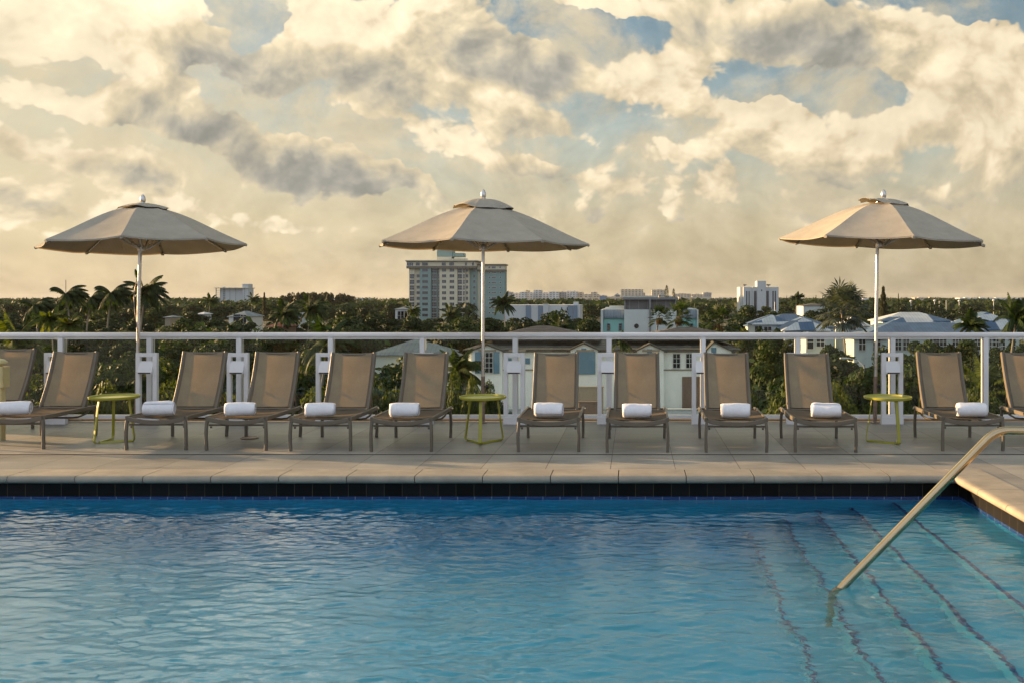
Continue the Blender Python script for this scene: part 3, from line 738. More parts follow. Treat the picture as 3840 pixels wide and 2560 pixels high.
# ================================================================== ground
mb=MB(); n=48
for i in range(n):
    a,b=2*PI*i/n,2*PI*(i+1)/n
    mb.tri((0,0,GZ),(9000*math.cos(a),9000*math.sin(a),GZ),(9000*math.cos(b),9000*math.sin(b),GZ))
S(mb,'ground',M['ground'])
mb=MB(); mb.quad((X(1750,92),72,GZ+.004),(X(2790,92),72,GZ+.004),(X(2790,99),99.6,GZ+.004),(X(1750,99),99.6,GZ+.004)); S(mb,'courtyard_paving',M['paving'])
mb=MB(); mb.quad((14,30,GZ+.004),(60,30,GZ+.004),(60,38,GZ+.004),(14,38,GZ+.004)); S(mb,'road',M['asph'])
# ================================================================== vegetation meshes
rs=random.Random(11)
def leafquads(mb,c,rad,nq,sz,asp=1.5,flat=.75,mi=0):
    for _ in range(nq):
        while True:
            p=Vector((rs.uniform(-1,1),rs.uniform(-1,1),rs.uniform(-1,1)))
            if .25<p.length<1: break
        l=p.length; p=p/l*(l**.35)
        q=Vector((p.x*rad[0],p.y*rad[1],p.z*rad[2]*(1 if p.z>0 else flat)))+c
        nrm=(p+Vector((rs.gauss(0,.5),rs.gauss(0,.5),rs.gauss(.25,.5)))).normalized()
        t=nrm.orthogonal().normalized(); t.rotate(Matrix.Rotation(rs.uniform(0,6.28),3,nrm)); bt=nrm.cross(t)
        s_=sz*rs.uniform(.6,1.4); a=t*s_*asp*.5; b=bt*s_*.5
        mb.quad(q-a,q-b*.9+a*.1,q+a,q+b*.9-a*.1,mi)
def broad(seed,nc,nq,sz,tall=.62):
    rs.seed(seed); mb=MB()
    for k in range(nc):
        a=rs.uniform(0,6.28); rr=rs.uniform(.0,.38); z=rs.uniform(.40,.88)-rr*.3
        r=rs.uniform(.10,.19)
        if k<4: a=k*PI/2+rs.uniform(-.4,.4); rr=.26
        if k==4: rr=.05; z=.84
        leafquads(mb,Vector((rr*math.cos(a),rr*math.sin(a),z)),(r*1.25,r*1.25,r),nq//nc,sz)
    # low skirt so that the trunk side fills in
    for k in range(5):
        a=rs.uniform(0,6.28); leafquads(mb,Vector((.25*math.cos(a),.25*math.sin(a),.32)),(.2,.2,.14),nq//14,sz)
    me=bpy.data.meshes.new('broad_crown'); me.from_pydata(mb.v,[],mb.f); return me
def fine(seed,nq):   # feathery whorled evergreen
    rs.seed(seed); mb=MB()
    for _ in range(nq):
        z=rs.uniform(.12,1)**.9; w_=.5*(1-z)**.6*(.75+.25*math.sin(z*40))+.02; a=rs.uniform(0,6.28); r=w_*rs.uniform(.35,1)
        p=Vector((r*math.cos(a),r*math.sin(a),z)); d=Vector((math.cos(a)*.5+.25,math.sin(a)*.5,.75+rs.uniform(-.3,.4))).normalized()
        L=rs.uniform(.03,.075); s_=d.cross(Vector((rs.uniform(-1,1),rs.uniform(-1,1),.1))).normalized()*.009
        mb.quad(p-s_,p+s_,p+d*L+s_*.4,p+d*L-s_*.4)
    me=bpy.data.meshes.new('fine_crown'); me.from_pydata(mb.v,[],mb.f); return me
def cone(seed,nq,col=False):
    rs.seed(seed); mb=MB()
    for _ in range(nq):
        z=rs.uniform(.05,1); w_=(.5*(1-z)**.8+.015) if not col else .5*(1-abs(z*2-1)**4)**.5
        a=rs.uniform(0,6.28); r=w_*rs.uniform(.5,1); p=Vector((r*math.cos(a),r*math.sin(a),z))
        d=Vector((math.cos(a),math.sin(a),rs.uniform(-.1,.9))).normalized(); L=rs.uniform(.03,.06); s_=Vector((-math.sin(a),math.cos(a),rs.uniform(-.3,.3)))*.022
        mb.quad(p-s_,p+s_,p+d*L*Vector((1,1,.5)).length*.6+s_,p+d*L-s_)
    me=bpy.data.meshes.new('cone_crown'); me.from_pydata(mb.v,[],mb.f); return me
def feather(seed,nf=20,wind=.5,leaf=.24,npair=22,droop=1.0,wd=.024):
    rs.seed(seed); mb=MB()
    for k in range(nf):
        a=2.4*k+rs.uniform(-.2,.2); up=rs.uniform(-.25,1.15) if k>3 else rs.uniform(1.0,1.4)
        d=Vector((math.cos(a)*math.cos(up)+wind,math.sin(a)*math.cos(up),math.sin(up))).normalized(); p=Vector((0,0,0)); pts=[p.copy()]; N=9
        for i in range(N):
            p=p+d*(1/N); d=(d+Vector((wind*.16,0,-.25*droop*(1-.2*up)))).normalized(); pts.append(p.copy())
        for i in range(N):
            a0,b0=pts[i],pts[i+1]; t=(b0-a0).normalized(); sd=t.cross(Vector((0,0,1)))
            if sd.length<.05: sd=Vector((1,0,0))
            sd.normalize(); w_=.008
            mb.quad(a0-sd*w_,a0+sd*w_,b0+sd*w_*.7,b0-sd*w_*.7)
            for j in range(max(1,npair//N)+1):
                q=(i+j/(npair/N+1))/N; pp=a0.lerp(b0,j/(npair/N+1)); L=leaf*math.sin(PI*min(.98,q*.9+.12))**.6*rs.uniform(.8,1.1)
                for s_ in (-1,1):
                    dd=(sd*s_*.8+t*.65+Vector((wind*.25,0,-.75*droop))).normalized(); e=pp+dd*L; ww=t*wd
                    mb.quad(pp-ww*.5,pp+ww*.5,pp.lerp(e,.6)+ww*.6,e)
    me=bpy.data.meshes.new('feather_crown'); me.from_pydata(mb.v,[],mb.f); return me
def fan(seed,nf=26,wind=.25,dead=True,R_=.36):
    rs.seed(seed); mb=MB()
    for k in range(nf):
        a=2.4*k+rs.uniform(-.2,.2); up=-.7+2.1*((k+.5)/nf); d=Vector((math.cos(a)*math.cos(up)+wind*.6,math.sin(a)*math.cos(up),math.sin(up))).normalized()
        st=rs.uniform(.45,.65); c=d*st; sd=d.cross(Vector((0,0,1))).normalized(); n_=sd.cross(d)
        mb.quad(-sd*.008,sd*.008,c+sd*.006,c-sd*.006)
        ns=15
        for j in range(ns):
            th=(j/(ns-1)-.5)*3.9; dd=(d*math.cos(th)+sd*math.sin(th)+n_*.12+Vector((wind*.3,0,-.28))).normalized(); L=R_*rs.uniform(.85,1.1)*(1-.12*abs(th)/2)
            pr=dd.cross(n_).normalized()*.026
            e=c+dd*L; md=c+dd*L*.55; e.z-=.06
            mb.quad(c,md+pr,e,md-pr,0)
    if dead:
        for _ in range(150):
            a=rs.uniform(0,6.28); r=rs.uniform(.02,.22); p=Vector((r*math.cos(a),r*math.sin(a),rs.uniform(-.25,0))); mb.quad(p,p+Vector((.02,0,0)),p+Vector((.04,.01,-.22)),p+Vector((.02,.01,-.24)),1)
    me=bpy.data.meshes.new('fan_crown'); me.from_pydata(mb.v,[],mb.f)
    for q in (M['frond'],M['thatch']): me.materials.append(q)
    me.polygons.foreach_set('material_index',mb.m); return me
def trunkmesh(seed,limbs=5,r=.022):
    rs.seed(seed); mb=MB()
    mb.tube([(0,0,0),(.01,0,.2),(-.01,.01,.45),(.01,0,.6)],r,7,scale=[1.4,1,.8,.5])
    for k in range(limbs):
        a=k*2.4+rs.uniform(-.3,.3); z=.22+.06*k; mb.tube([(0,0,z),(.12*math.cos(a),.12*math.sin(a),z+.14),(.27*math.cos(a),.27*math.sin(a),z+.24)],r*.5,5,scale=[1,.7,.25])
    me=bpy.data.meshes.new('trunk'); me.from_pydata(mb.v,[],mb.f); me.materials.append(M['bark']); return me
def palmtrunk(seed,bend=.03):
    mb=MB(); mb.tube([(bend*3*(k/10)**2-.0,bend*math.sin(k/10*2),k/10) for k in range(11)],1,9,scale=None)
    # unit radius in x,y is scaled below
    me=bpy.data.meshes.new('palm_trunk'); mb2=MB(); mb2.tube([(bend*3*((k/10)**2-1),0,k/10) for k in range(11)],.014,9,scale=[1.5]+[1-.04*k for k in range(1,11)])
    me.from_pydata(mb2.v,[],mb2.f); me.materials.append(M['palmtrunk']); return me
broadsH=[broad(i+1,16,9000,.030) for i in range(3)]
broads=[broad(i+31,14,3600,.046) for i in range(5)]
broadsL=[broad(i+61,11,1500,.066) for i in range(4)]
fines=[fine(5,5000),fine(6,5000)]; cones=[cone(7,1600),cone(8,1800,True)]
feathers=[feather(9,30,.50,.30,30,wd=.045),feather(10,26,.30,.30,30,wd=.042),feather(12,32,.15,.28,30,wd=.04)]; feathersH=[feather(14,34,.25,.28,npair=50,wd=.020)]
fans=[fan(15),fan(16,30,.35)]; fanG=fan(17,44,.1,False,.42)
fanG.materials[0]=M['frondg']
trunks=[trunkmesh(20),trunkmesh(21)]; ptr=[palmtrunk(1),palmtrunk(2,-.02)]
def instmesh(me,mat):
    k=(me.name,mat.name)
    if k not in _im:
        m2=me.copy(); m2.materials.clear(); m2.materials.append(mat); _im[k]=m2
    return _im[k]
_im={}
rt=random.Random(5)
LM=[(1515,1905,490,1190),(800,950,700,1137),(2245,2625,150,1268),(1925,2180,350,1190),(1730,2770,100,1600),(2815,3125,160,1246),(3300,3770,150,1330),(3000,3330,105,1330),(2775,2930,450,1146),(1925,2680,900,1137),
    (860,925,260,1197),(1000,1050,170,1222),(1080,1145,240,1180),(1365,1650,120,1335),(1480,1560,330,1190),(2900,3000,400,1145),(2140,2400,120,1600),(3620,3830,170,1235)]
def vclamp(u,w_,D,v):
    for a,b,Do,vm in LM:
        if D<Do and u+w_*.5>a and u-w_*.5<b: v=max(v,vm)
    return v
records=[]
def plant(kind,u,vtop,wpx,D,mat,label=None,cat='tree',me=None,group=None):
    x=X(u,D); h=Z(vtop,D)-GZ; w_=wpx*D/F
    o=thing({'broad':'leafy_tree','fine':'casuarina_tree','cone':'conifer_tree','bush':'leafy_shrub'}[kind],label,cat,(x,D,GZ),rt.uniform(0,6.28) if kind!='fine' else rt.uniform(-.4,.4),group)
    if me is None: me=rt.choice(broadsH if D<80 else (broads if D<220 else broadsL)) if kind in('broad','bush') else (rt.choice(fines) if kind=='fine' else cones[0])
    cr=bpy.data.objects.new('crown',instmesh(me,mat)); C.objects.link(cr); cr.parent=o; cr.scale=(w_,w_,h)
    tr=bpy.data.objects.new('trunk',trunks[0] if kind!='cone' else trunks[1]); C.objects.link(tr); tr.parent=o; tr.scale=(min(h,w_)*.8,min(h,w_)*.8,h*(.9 if kind=='broad' else 1.2))
    if label is None: records.append([o,u,D,kind,wpx,mat])
    return o
def palm(u,vc,wpx,D,me,label,mat=None,lean=0,cat='palm tree',vb=None,group=None,rz=None):
    x=X(u,D); zc=Z(vc,D); L=wpx*D/F/1.25
    o=thing('palm_tree',label,cat,(x,D,GZ),0,group); h=zc-GZ
    tr=bpy.data.objects.new('trunk',rt.choice(ptr)); C.objects.link(tr); tr.parent=o; tr.scale=(h*1.0,h*1.0,h)
    cr=bpy.data.objects.new('crown',me if mat is None else instmesh(me,mat)); C.objects.link(cr); cr.parent=o; cr.scale=(L,L,L); cr.location=(0,0,h-.02*L); cr.rotation_euler=(0,0,rt.uniform(-.3,.3) if rz is None else rz)
    return o
FR=M['frond']
palm(250,1105,105,150,feathers[0],'tall dark palm with a wind-bent crown, highest of the palms at the left',FR)
palm(342,1118,95,160,feathers[0],'palm just left of the twin palms behind the left railing, pale trunk below',FR)
palm(420,1102,110,155,feathers[0],'palm with a plume-like crown left of the left umbrella pole',FR)
palm(546,1100,125,150,feathers[1],'palm whose crown shows on both sides of the left umbrella pole',FR)
palm(132,1150,100,150,feathers[0],'small dark palm at the far left above the trees',FR)
palm(190,1205,95,120,feathers[2],'bright yellow green palm low behind the railing at the far left',M['frondy'])
palm(262,1222,80,115,feathers[2],'mid green low palm right of the bright yellow green palm',M['leaf3'])
palm(1166,1165,95,170,feathers[1],'drooping feather palm left of the dark tree mass and the apartment tower',FR)
palm(1068,1182,90,165,feathers[1],'low dark palm beside the red tiled roof',FR)
palm(1887,1142,78,230,feathers[2],'palm with a full round crown in front of the right end of the apartment tower',FR)
palm(1547,1168,48,210,feathers[1],'slim palm in front of the left corner of the apartment tower',M['leaf3'])
palm(1690,1185,70,210,feathers[1],'bushy palm in front of the foot of the apartment tower',FR)
palm(790,1130,45,300,feathers[1],'small palm on the skyline left of the pale condominium block',FR)
palm(950,1124,40,320,feathers[1],'small palm on the skyline right of the pale condominium block',FR)
palm(2472,1190,75,115,fans[0],'fan palm in front of the round window of the white building')
palm(2545,1188,92,113,fans[1],'broader fan palm right of the one by the round window, dead fronds hanging')
palm(3155,1165,165,95,fanG,'large silvery fan palm left of the right umbrella pole')
palm(2990,1122,46,330,feathers[2],'small palm on the skyline right of the white tower',FR)
palm(3812,1200,140,88,feathersH[0],'large feather palm at the right picture edge above the railing',FR)
palm(3640,1225,100,118,feathers[1],'feather palm in front of the right blue metal roofs',FR)
palm(2100,1235,90,118,feathers[1],'feather palm behind the dark tiled roofs left of the white building',FR)
palm(1722,1395,150,66,feathersH[0],'large dusky palm beside the mint gabled house, seen through the glass',FR)
palm(1230,1300,170,60,feathersH[0],'feather palm behind the glass above the fourth lounger',FR)
palm(60,1300,180,55,feathersH[0],'bright feather palm behind the glass at the far left',M['leaf3'])
palm(3700,1480,200,40,feathersH[0],'low feathery palm behind the last glass panel at the right',M['leaf3'])
palm(2690,1212,120,140,fans[0],'grey green fan palm right of the white building with teal wings')
palm(2330,1285,70,96,feathers[2],'palm tuft showing between the tiled roofs just under the handrail',FR)
plant('cone',2500,1073,17,420,M['leaf4'],'tall narrow columnar pine on the skyline right of the white building',me=cones[1])
plant('cone',2526,1085,15,420,M['leaf4'],'shorter columnar pine beside the tallest one on the skyline',me=cones[1])
plant('cone',3369,1103,18,300,M['leaf1'],'dark pointed cypress just right of the right umbrella pole')
plant('fine',3312,1083,52,260,M['leaf4'],'feathery casuarina right behind the right umbrella pole')
plant('fine',3176,1096,20,420,M['leaf4'],'slim casuarina on the skyline left of the right umbrella')
for u,v,w_ in ((2950,1109,9),(3060,1108,12),(3085,1109,11)): plant('cone',u,v,w_,700,M['leaf4'],{2950:'tiny pointed conifer on the skyline just right of the white tower',3060:'left one of a pair of tiny conifers on the skyline',3085:'right one of a pair of tiny conifers on the skyline'}[u])
plant('fine',991,1102,26,420,M['leaf4'],'thin ragged casuarina between the pale condominium and the wooded mound')
for i in range(17):    # windswept grove
    u=1068+i*15.2+rt.uniform(-4,4); v=1112-20*math.sin(PI*(i+2)/20)+rt.uniform(-3,3)
    plant('broad',u,v+3*(i%2),60-8*(i%3),520+rt.uniform(-20,30),M['leaf4'],'one of the windswept casuarinas in the grove left of the apartment tower',group='windswept casuarina grove')
# rows of broadleaf trees
rows=[(38,40,1395,1480,220,330,[(-60,1660,9),(2760,3900,7)]),
      (58,66,1330,1385,260,380,[(-80,1690,9),(2800,3900,6)]),
      (84,96,1262,1312,240,330,[(-60,1640,9),(2800,3950,7)]),
      (118,140,1216,1252,190,260,[(-40,1760,11),(2050,2240,2),(2640,3880,8)]),
      (175,215,1180,1206,140,190,[(-30,1900,15),(1950,2240,3),(2630,3870,11)]),
      (260,320,1152,1170,100,140,[(-20,2240,20),(2640,3860,13)]),
      (390,470,1134,1146,70,110,[(-20,1500,20),(1920,2260,5),(2600,3860,17)])]
for D0,D1,v0,v1,w0,w1,segs in rows:
    for a,b,n in segs:
        for i in range(n):
            u=a+(b-a)*(i+.5)/n+rt.uniform(-.3,.3)*(b-a)/n; D=rt.uniform(D0,D1); wd=rt.uniform(w0,w1); v=rt.uniform(v0,v1); v2=vclamp(u,wd,D,v)
            if v2>1560: continue
            mat=rt.choice([M['leaf1'],M['leaf1'],M['leaf2'],M['leaf2'],M['leaf3']] if D<150 else [M['leaf1'],M['leaf1'],M['leaf2']])
            if D0==38: mat=M['leaf3']
            plant('broad',u,v2,wd,D,mat)
for u,v,w_,D,m_ in ((1700,1392,130,50,'leaf3'),(1775,1412,120,48,'leaf3'),(1440,1470,120,44,'leaf3'),(1835,1425,110,52,'leaf3'),(1880,1500,90,50,'leaf1'),(2980,1420,170,50,'leaf3'),(2800,1440,180,48,'leaf3'),(3180,1470,170,46,'leaf3'),(1400,1168,190,200,'leaf1'),(1320,1178,150,195,'leaf2'),(2050,1176,130,300,'leaf1'),(2850,1222,70,140,'leaf1'),(2915,1232,90,138,'leaf1'),(3010,1236,80,136,'leaf2'),(3440,1262,200,100,'leaf1'),(3620,1266,190,98,'leaf2'),(3740,1285,170,96,'leaf1'),(2690,1228,150,128,'leaf3'),(2790,1234,120,126,'leaf3'),(2870,1241,110,124,'leaf2'),(3480,1272,150,95,'leaf2'),(3560,1278,170,92,'leaf1'),(3300,1300,170,88,'leaf1'),(3390,1310,150,90,'leaf2'),(3110,1282,200,90,'leaf1'),(2890,1262,220,95,'leaf2'),(3650,1320,190,84,'leaf1'),(2110,1165,110,250,'leaf2'),(2800,1145,150,260,'leaf1')):
    plant('bush' if D<60 else 'broad',u,v,w_,D,M[m_],cat='shrub' if D<60 else 'tree')
# labels by place: railing bay, row, order
rowname=[(44,'the row nearest the deck'),(72,'the second row from the deck'),(104,'the third row'),(148,'the fourth row'),(235,'the fifth row'),(350,'the sixth row'),(600,'the seventh row')]
ordn=['first','second','third','fourth','fifth','sixth','seventh','eighth','ninth','tenth','eleventh','twelfth']
cells={}
for r in records:
    row=[n for d,n in rowname if r[2]<d][0]; bay=sum(1 for p_ in posts_u if r[1]>p_); cells.setdefault((row,bay),[]).append(r)
for (row,bay),rr in cells.items():
    rr.sort(key=lambda r:r[1])
    for i,r in enumerate(rr):
        c={'leaf_dark':'dark','leaf_mid':'green','leaf_yellow':'yellow green'}[r[5].name]; kind='shrub' if r[3]=='bush' else 'tree'
        bn='left of the first post' if bay==0 else f'past the {ordn[bay-1]} post'
        extra='' if len(rr)==1 else f', {ordn[i]} there'
        r[0]['label']=f'{c} {kind} in {row}, {bn}{extra}'
# woodland far off: one mass
def woodland(name,D0,D1,n,nq,hs,lab):
    rs.seed(int(D0)); mb=MB()
    for _ in range(n):
        D=math.exp(rs.uniform(math.log(D0),math.log(D1))); u=rs.uniform(-500,4300); h=rs.uniform(*hs); r=rs.uniform(4,9)*(1+D/3000)
        leafquads(mb,Vector((X(u,D),D,GZ+h*.72)),(r,r,h*.32),nq,r*.34)
        leafquads(mb,Vector((X(u,D),D,GZ+h*.3)),(r,r,h*.4),nq//3,r*.5)
    o=mb.build(name,M['leaf1']); tag(o,lab,'woodland',kind='stuff')
woodland('woodland',480,1100,620,46,(7.5,10.4),'dark green canopy of far trees below the skyline')
woodland('woodland',1100,4200,900,24,(8,11),'thin line of the farthest trees along the horizon')
rs.seed(99); mb=MB()
for _ in range(900):
    D=rs.uniform(30,240); u=rs.uniform(-400,4200)
    if 1720<u<2800 and 60<D<104: continue
    r=rs.uniform(.8,2.2)*(1+D/200); leafquads(mb,Vector((X(u,D),D,GZ+r*.5)),(r,r,r),46,r*.26)
o=mb.build('undergrowth',M['leaf1']); tag(o,'low green thicket between the trees beyond the deck','thicket',kind='stuff')
# ================================================================== buildings
def win(mbname,w_,h_,cols=2,rows_=2,fr=.07,parent=None,mats=None,depth=.08):
    """window with frame (mat 1) and dark panes (mat 0), centred at x=0,z=0, facing -Y"""
    mb=MB(); mb.box(-w_/2,w_/2,-.02,.02,-h_/2,h_/2,0)
    f=fr
    for k in range(cols+1):
        x=-w_/2+w_*k/cols; mb.box(x-f/2,x+f/2,-depth,-.021,-h_/2-f/2,h_/2+f/2,1)
    for k in range(rows_+1):
        z=-h_/2+h_*k/rows_; mb.box(-w_/2-f/2,w_/2+f/2,-depth-.004,-.024,z-f/2,z+f/2,1)
    me=bpy.data.meshes.new(mbname); me.from_pydata(mb.v,[],mb.f)
    for q in (mats or (M['dkwin'],M['winwhite'])): me.materials.append(q)
    me.polygons.foreach_set('material_index',mb.m); return me
def addinst(name,me,parent,loc,scale=None,rz=0):
    o=bpy.data.objects.new(name,me); C.objects.link(o); o.parent=parent; o.location=loc; o.rotation_euler=(0,0,rz)
    if scale: o.scale=scale
    return o
def hip(mb,x0,x1,y0,y1,ze,zr,inset=None,ov=.35,mi=0,th=.12,gl=False,gr=False):
    x0-=ov;x1+=ov;y0-=ov;y1+=ov; ym=(y0+y1)/2; ins=(y1-y0)/2 if inset is None else inset
    if (x1-x0)<(y1-y0):   # ridge along y
        xm=(x0+x1)/2; ins=(x1-x0)/2 if inset is None else inset
        a=(xm,y0+ins,zr); b=(xm,y1-ins,zr)
        mb.tri((x0,y0,ze),(x1,y0,ze),a,mi); mb.poly([(x1,y0,ze),(x1,y1,ze),b,a],mi); mb.tri((x1,y1,ze),(x0,y1,ze),b,mi); mb.poly([(x0,y1,ze),(x0,y0,ze),a,b],mi)
    else:
        a=(x0+(0 if gl else ins),ym,zr); b=(x1-(0 if gr else ins),ym,zr)
        mb.poly([(x0,y0,ze),(x1,y0,ze),b,a],mi); mb.tri((x1,y0,ze),(x1,y1,ze),b,mi); mb.poly([(x1,y1,ze),(x0,y1,ze),a,b],mi); mb.tri((x0,y1,ze),(x0,y0,ze),a,mi)
    mb.box(x0+.01,x1-.01,y0+.01,y1-.01,ze-th,ze-.002,mi)
# ---- mint gabled house
HD=100.; t=thing('gabled_house','long mint green house with dark tiled roofs and small gables, seen through the glass','house',(0,0,0))
hx0,hx1=X(1756,HD),X(2762,HD); ze=Z(1309,HD)
mb=MB(); mb.box(hx0,hx1,HD,HD+15,GZ,ze); mb.build('wall',M['mint'],t)
mb=MB(); zb=Z(1386,HD); mb.box(hx0-.04,hx1+.04,HD-.07,HD-.002,zb-.07,zb+.07); mb.box(hx0,hx1,HD-.04,HD-.003,ze-.32,ze-.05); mb.build('band',M['trimtan'],t)
mb=MB(); hip(mb,hx0,hx1,HD,HD+15,ze,Z(1262,107.5),3.5,.5); mb.build('roof',M['tile'],t)
for uc,va,wd in ((2034,1221,430),(2575,1226,450)):
    mb=MB(); xc=X(uc,106); hw=wd/2*106/F; hip(mb,xc-hw,xc+hw,HD+2.0,HD+11,Z(1272,103),Z(va,106.5),hw*.92,.2); mb.build('roof',M['tile'],t)
for (ua,va,ul,ur,vl) in ((1827,1290,1753,1894,1316),(2189,1284,2126,2254,1314),(2436,1287,2376,2502,1317),(2677,1281,2640,2756,1318)):
    xa,xl,xr=X(ua,99),X(ul,99),X(ur,99); za,zl=Z(va,99),Z(vl,99); ya,yb=98.9,106.; gz=t
    mb=MB(); mb.poly([(xl+.35,ya+.25,zl-.02),(xr-.35,ya+.25,zl-.02),(xr-.35,ya+.25,zl+.12),(xa,ya+.25,za-.12),(xl+.35,ya+.25,zl+.12)])
    mb.box(xl+.35,xr-.35,ya+.252,HD-.003,GZ,zl-.02); g_w=mb.build('gable',M['mint'],t)
    mb=MB(); zb2=za-.10
    mb.poly([(xl,ya,zl),(xa,ya,za),(xa,yb,za),(xl,yb,zl)]); mb.poly([(xa,ya,za),(xr,ya,zl),(xr,yb,zl),(xa,yb,za)])
    mb.poly([(xl,ya,zl-.14),(xa,ya,za-.14),(xa,yb,za-.14),(xl,yb,zl-.14)]); mb.poly([(xa,ya,za-.14),(xr,ya,zl-.14),(xr,yb,zl-.14),(xa,yb,za-.14)])
    mb.poly([(xl,ya,zl-.14),(xa,ya,za-.14),(xa,ya,za),(xl,ya,zl)]); mb.poly([(xa,ya,za-.14),(xr,ya,zl-.14),(xr,ya,zl),(xa,ya,za)])
    mb.build('gable_roof',M['dktrim'],g_w)
    mb=MB(); s_=.26; mb.box(xa-s_,xa+s_,ya+.19,ya+.249,za-1.15,za-.60); mb.build('vent',M['shutter'],g_w)
wm=win('window_mesh',1.15,2.1,3,4,.05)
y_=HD-.08
for u,shut,kind in ((1827,1,1),(1940,1,0),(2194,2,0),(2441,0,0)):
    x=X(u,99); z=Z(1359,99); yy=99.05
    if kind: addinst('window',wm,t,(x,yy,z)); 
    if kind:
        for s_ in (-1,1):
            mb=MB(); mb.box(x+s_*.95-.3,x+s_*.95+.3,yy-.06,yy+.05,z-1.1,z+1.1); mb.build('shutter',M['shutter'],t)
    elif shut:
        mb=MB(); w0=1.05 if shut==2 else .45
        if shut==2: mb.box(x-w0,x+w0,yy-.02,yy+.05,z-1.2,z+1.15); mb.build('shutter',M['shutter'],t)
        else:
            for s_ in (-1,1):
                mb=MB(); mb.box(x+s_*.95-.25,x+s_*.95+.25,HD-.1,HD-.01,z-.2,z+.4); mb.build('shutter',M['shutter'],t)
    mb=MB(); mb.box(x-.9,x+.9,yy-.05,yy+.05,z+1.12,z+1.32) ; mb.build('lintel',M['trimtan'],t)
ws_=win('small_window',.75,1.5,2,3,.05)
for u in (2537,2586): addinst('window',ws_,t,(X(u,HD),HD-.04,Z(1352,HD)))
mb=MB(); xa,xb=X(2558,HD),X(2630,HD); mb.box(xa,xb,HD-.1,HD-.01,GZ,Z(1411,HD)); mb.build('garage_door',M['brown'],t)
mb=MB(); xa,xb=X(2330,HD),X(2420,HD); mb.box(xa,xb,HD-.1,HD-.01,GZ,Z(1440,HD)); mb.build('garage_door',M['trimtan'],t)
def wallthing(u0,u1,vt,D,mat,lab,th=.4,z0=GZ):
    mb=MB(); mb.box(X(u0,D),X(u1,D),D,D+th,z0,Z(vt,D),b=.03); mb.box(X(u0,D)-.06,X(u1,D)+.06,D-.06,D+th+.06,Z(vt,D)+.002,Z(vt,D)+.1); tag(mb.build('garden_wall',mat),lab,'wall')
wallthing(2160,2262,1452,94,M['trimtan'],'tan garden wall in front of the mint house between the two centre loungers')
wallthing(2170,2250,1508,88,M['brown'],'lower brown wall in front of the tan garden wall')
wallthing(2500,2700,1536,84,M['bwhite'],'pale low wall at the foot of the mint house on the right')
wallthing(1900,2010,1535,86,M['bwhite'],'pale low wall at the foot of the mint house right of the middle umbrella')
# ---- white building with teal wings
BD=150.; k_=lambda z:1860+z/2.8; q_=lambda z:1060+z/2.8
t=thing('white_building','white building with teal wings, curved metal roofs and a round window','building',(0,0,0))
def bx(x0,x1,y0,y1,d0,d1,zb=None): return (X(k_(x0),BD),X(k_(x1),BD),BD+d0,BD+d1,GZ if zb else Z(q_(y1),BD),Z(q_(y0),BD))
mb=MB(); mb.box(*bx(1345,1895,284,600,0,14,1)); mb.build('wall',M['palewall'],t)
mb=MB(); mb.box(*bx(1350,1890,180,283,.6,12)); mb.build('louvre_storey',M['louvre'],t)
mb=MB(); mb.box(*bx(1330,1915,156,180,0.,13)); mb.box(*bx(1608,1628,180,560,-.25,-.004,1)); mb.box(*bx(1345,1360,180,283,.3,.598)); mb.box(*bx(1880,1895,180,283,.3,.598)); mb.box(*bx(1605,1630,180,283,.3,.598)); mb.build('roof_slab',M['greyp'],t)
mb=MB(); mb.lathe([(.36,0),(.36,.08),(.30,.09),(.30,.05),(.001,.05)],28); o=mb.build('round_window',[M['dkwin']],t); o.rotation_euler=(PI/2,0,0); o.location=(X(k_(1475),BD),BD-.01,Z(q_(455),BD)); o.scale=(1,1,1)
for (a,b,ws) in ((1100,1345,((1165,1197),(1290,1322))),(1895,2125,((2038,2070),))):
    wing=MB(); wing.box(*bx(a+(24 if a<1500 else 0),b-(0 if a<1500 else 14),375,600,.5,12,1)); wg=wing.build('teal_wing',M['teal'],t)
    mb=MB()
    if a<1500: mb.box(*bx(a,a+23,286,600,.0,13,1)); mb.box(*bx(a+23.2,b-.2,280,288,1.6,13))
    else: mb.box(*bx(b-13.5,b,283,600,.0,13,1)); mb.box(*bx(a+.2,b-13.8,277,286,1.6,13))
    mb.build('parapet',M['palewall'],wg)
    mb=MB(); x0,x1=X(k_(a+(26 if a<1500 else 75)),BD),X(k_(b-(2 if a<1500 else 16)),BD); z0,z1=Z(q_(375),BD),Z(q_(288),BD)
    prof=[]
    for k in range(9):
        an=k/8*PI/2; prof.append((BD+1.5-1.5*math.cos(an)*.9,z0+(z1-z0)*math.sin(an)))
    for k in range(8):
        (ya,za),(yb,zb_)=prof[k],prof[k+1]; mb.quad((x0,ya,za),(x1,ya,za),(x1,yb,zb_),(x0,yb,zb_))
    nsm=9
    for j in range(nsm+1):
        xx=x0+(x1-x0)*j/nsm; xx=min(max(xx,x0+.03),x1-.03)
        for k in range(8):
            (ya,za),(yb,zb_)=prof[k],prof[k+1]; mb.quad((xx-.03,ya-.03,za+.02),(xx+.03,ya-.03,za+.02),(xx+.03,yb-.03,zb_+.03),(xx-.03,yb-.03,zb_+.03),1)
    mb.build('curved_roof',[M['greyroof'],M['bluegrey']],wg)
    for (c,d) in ws:
        me=win('wing_window',(d-c)/2.8*BD/F,75/2.8*BD/F,1,3,.05,mats=(M['dkwin'],M['bluegrey'])); addinst('window',me,wg,(X(k_((c+d)/2),BD),BD+.46,Z(q_(469),BD)))
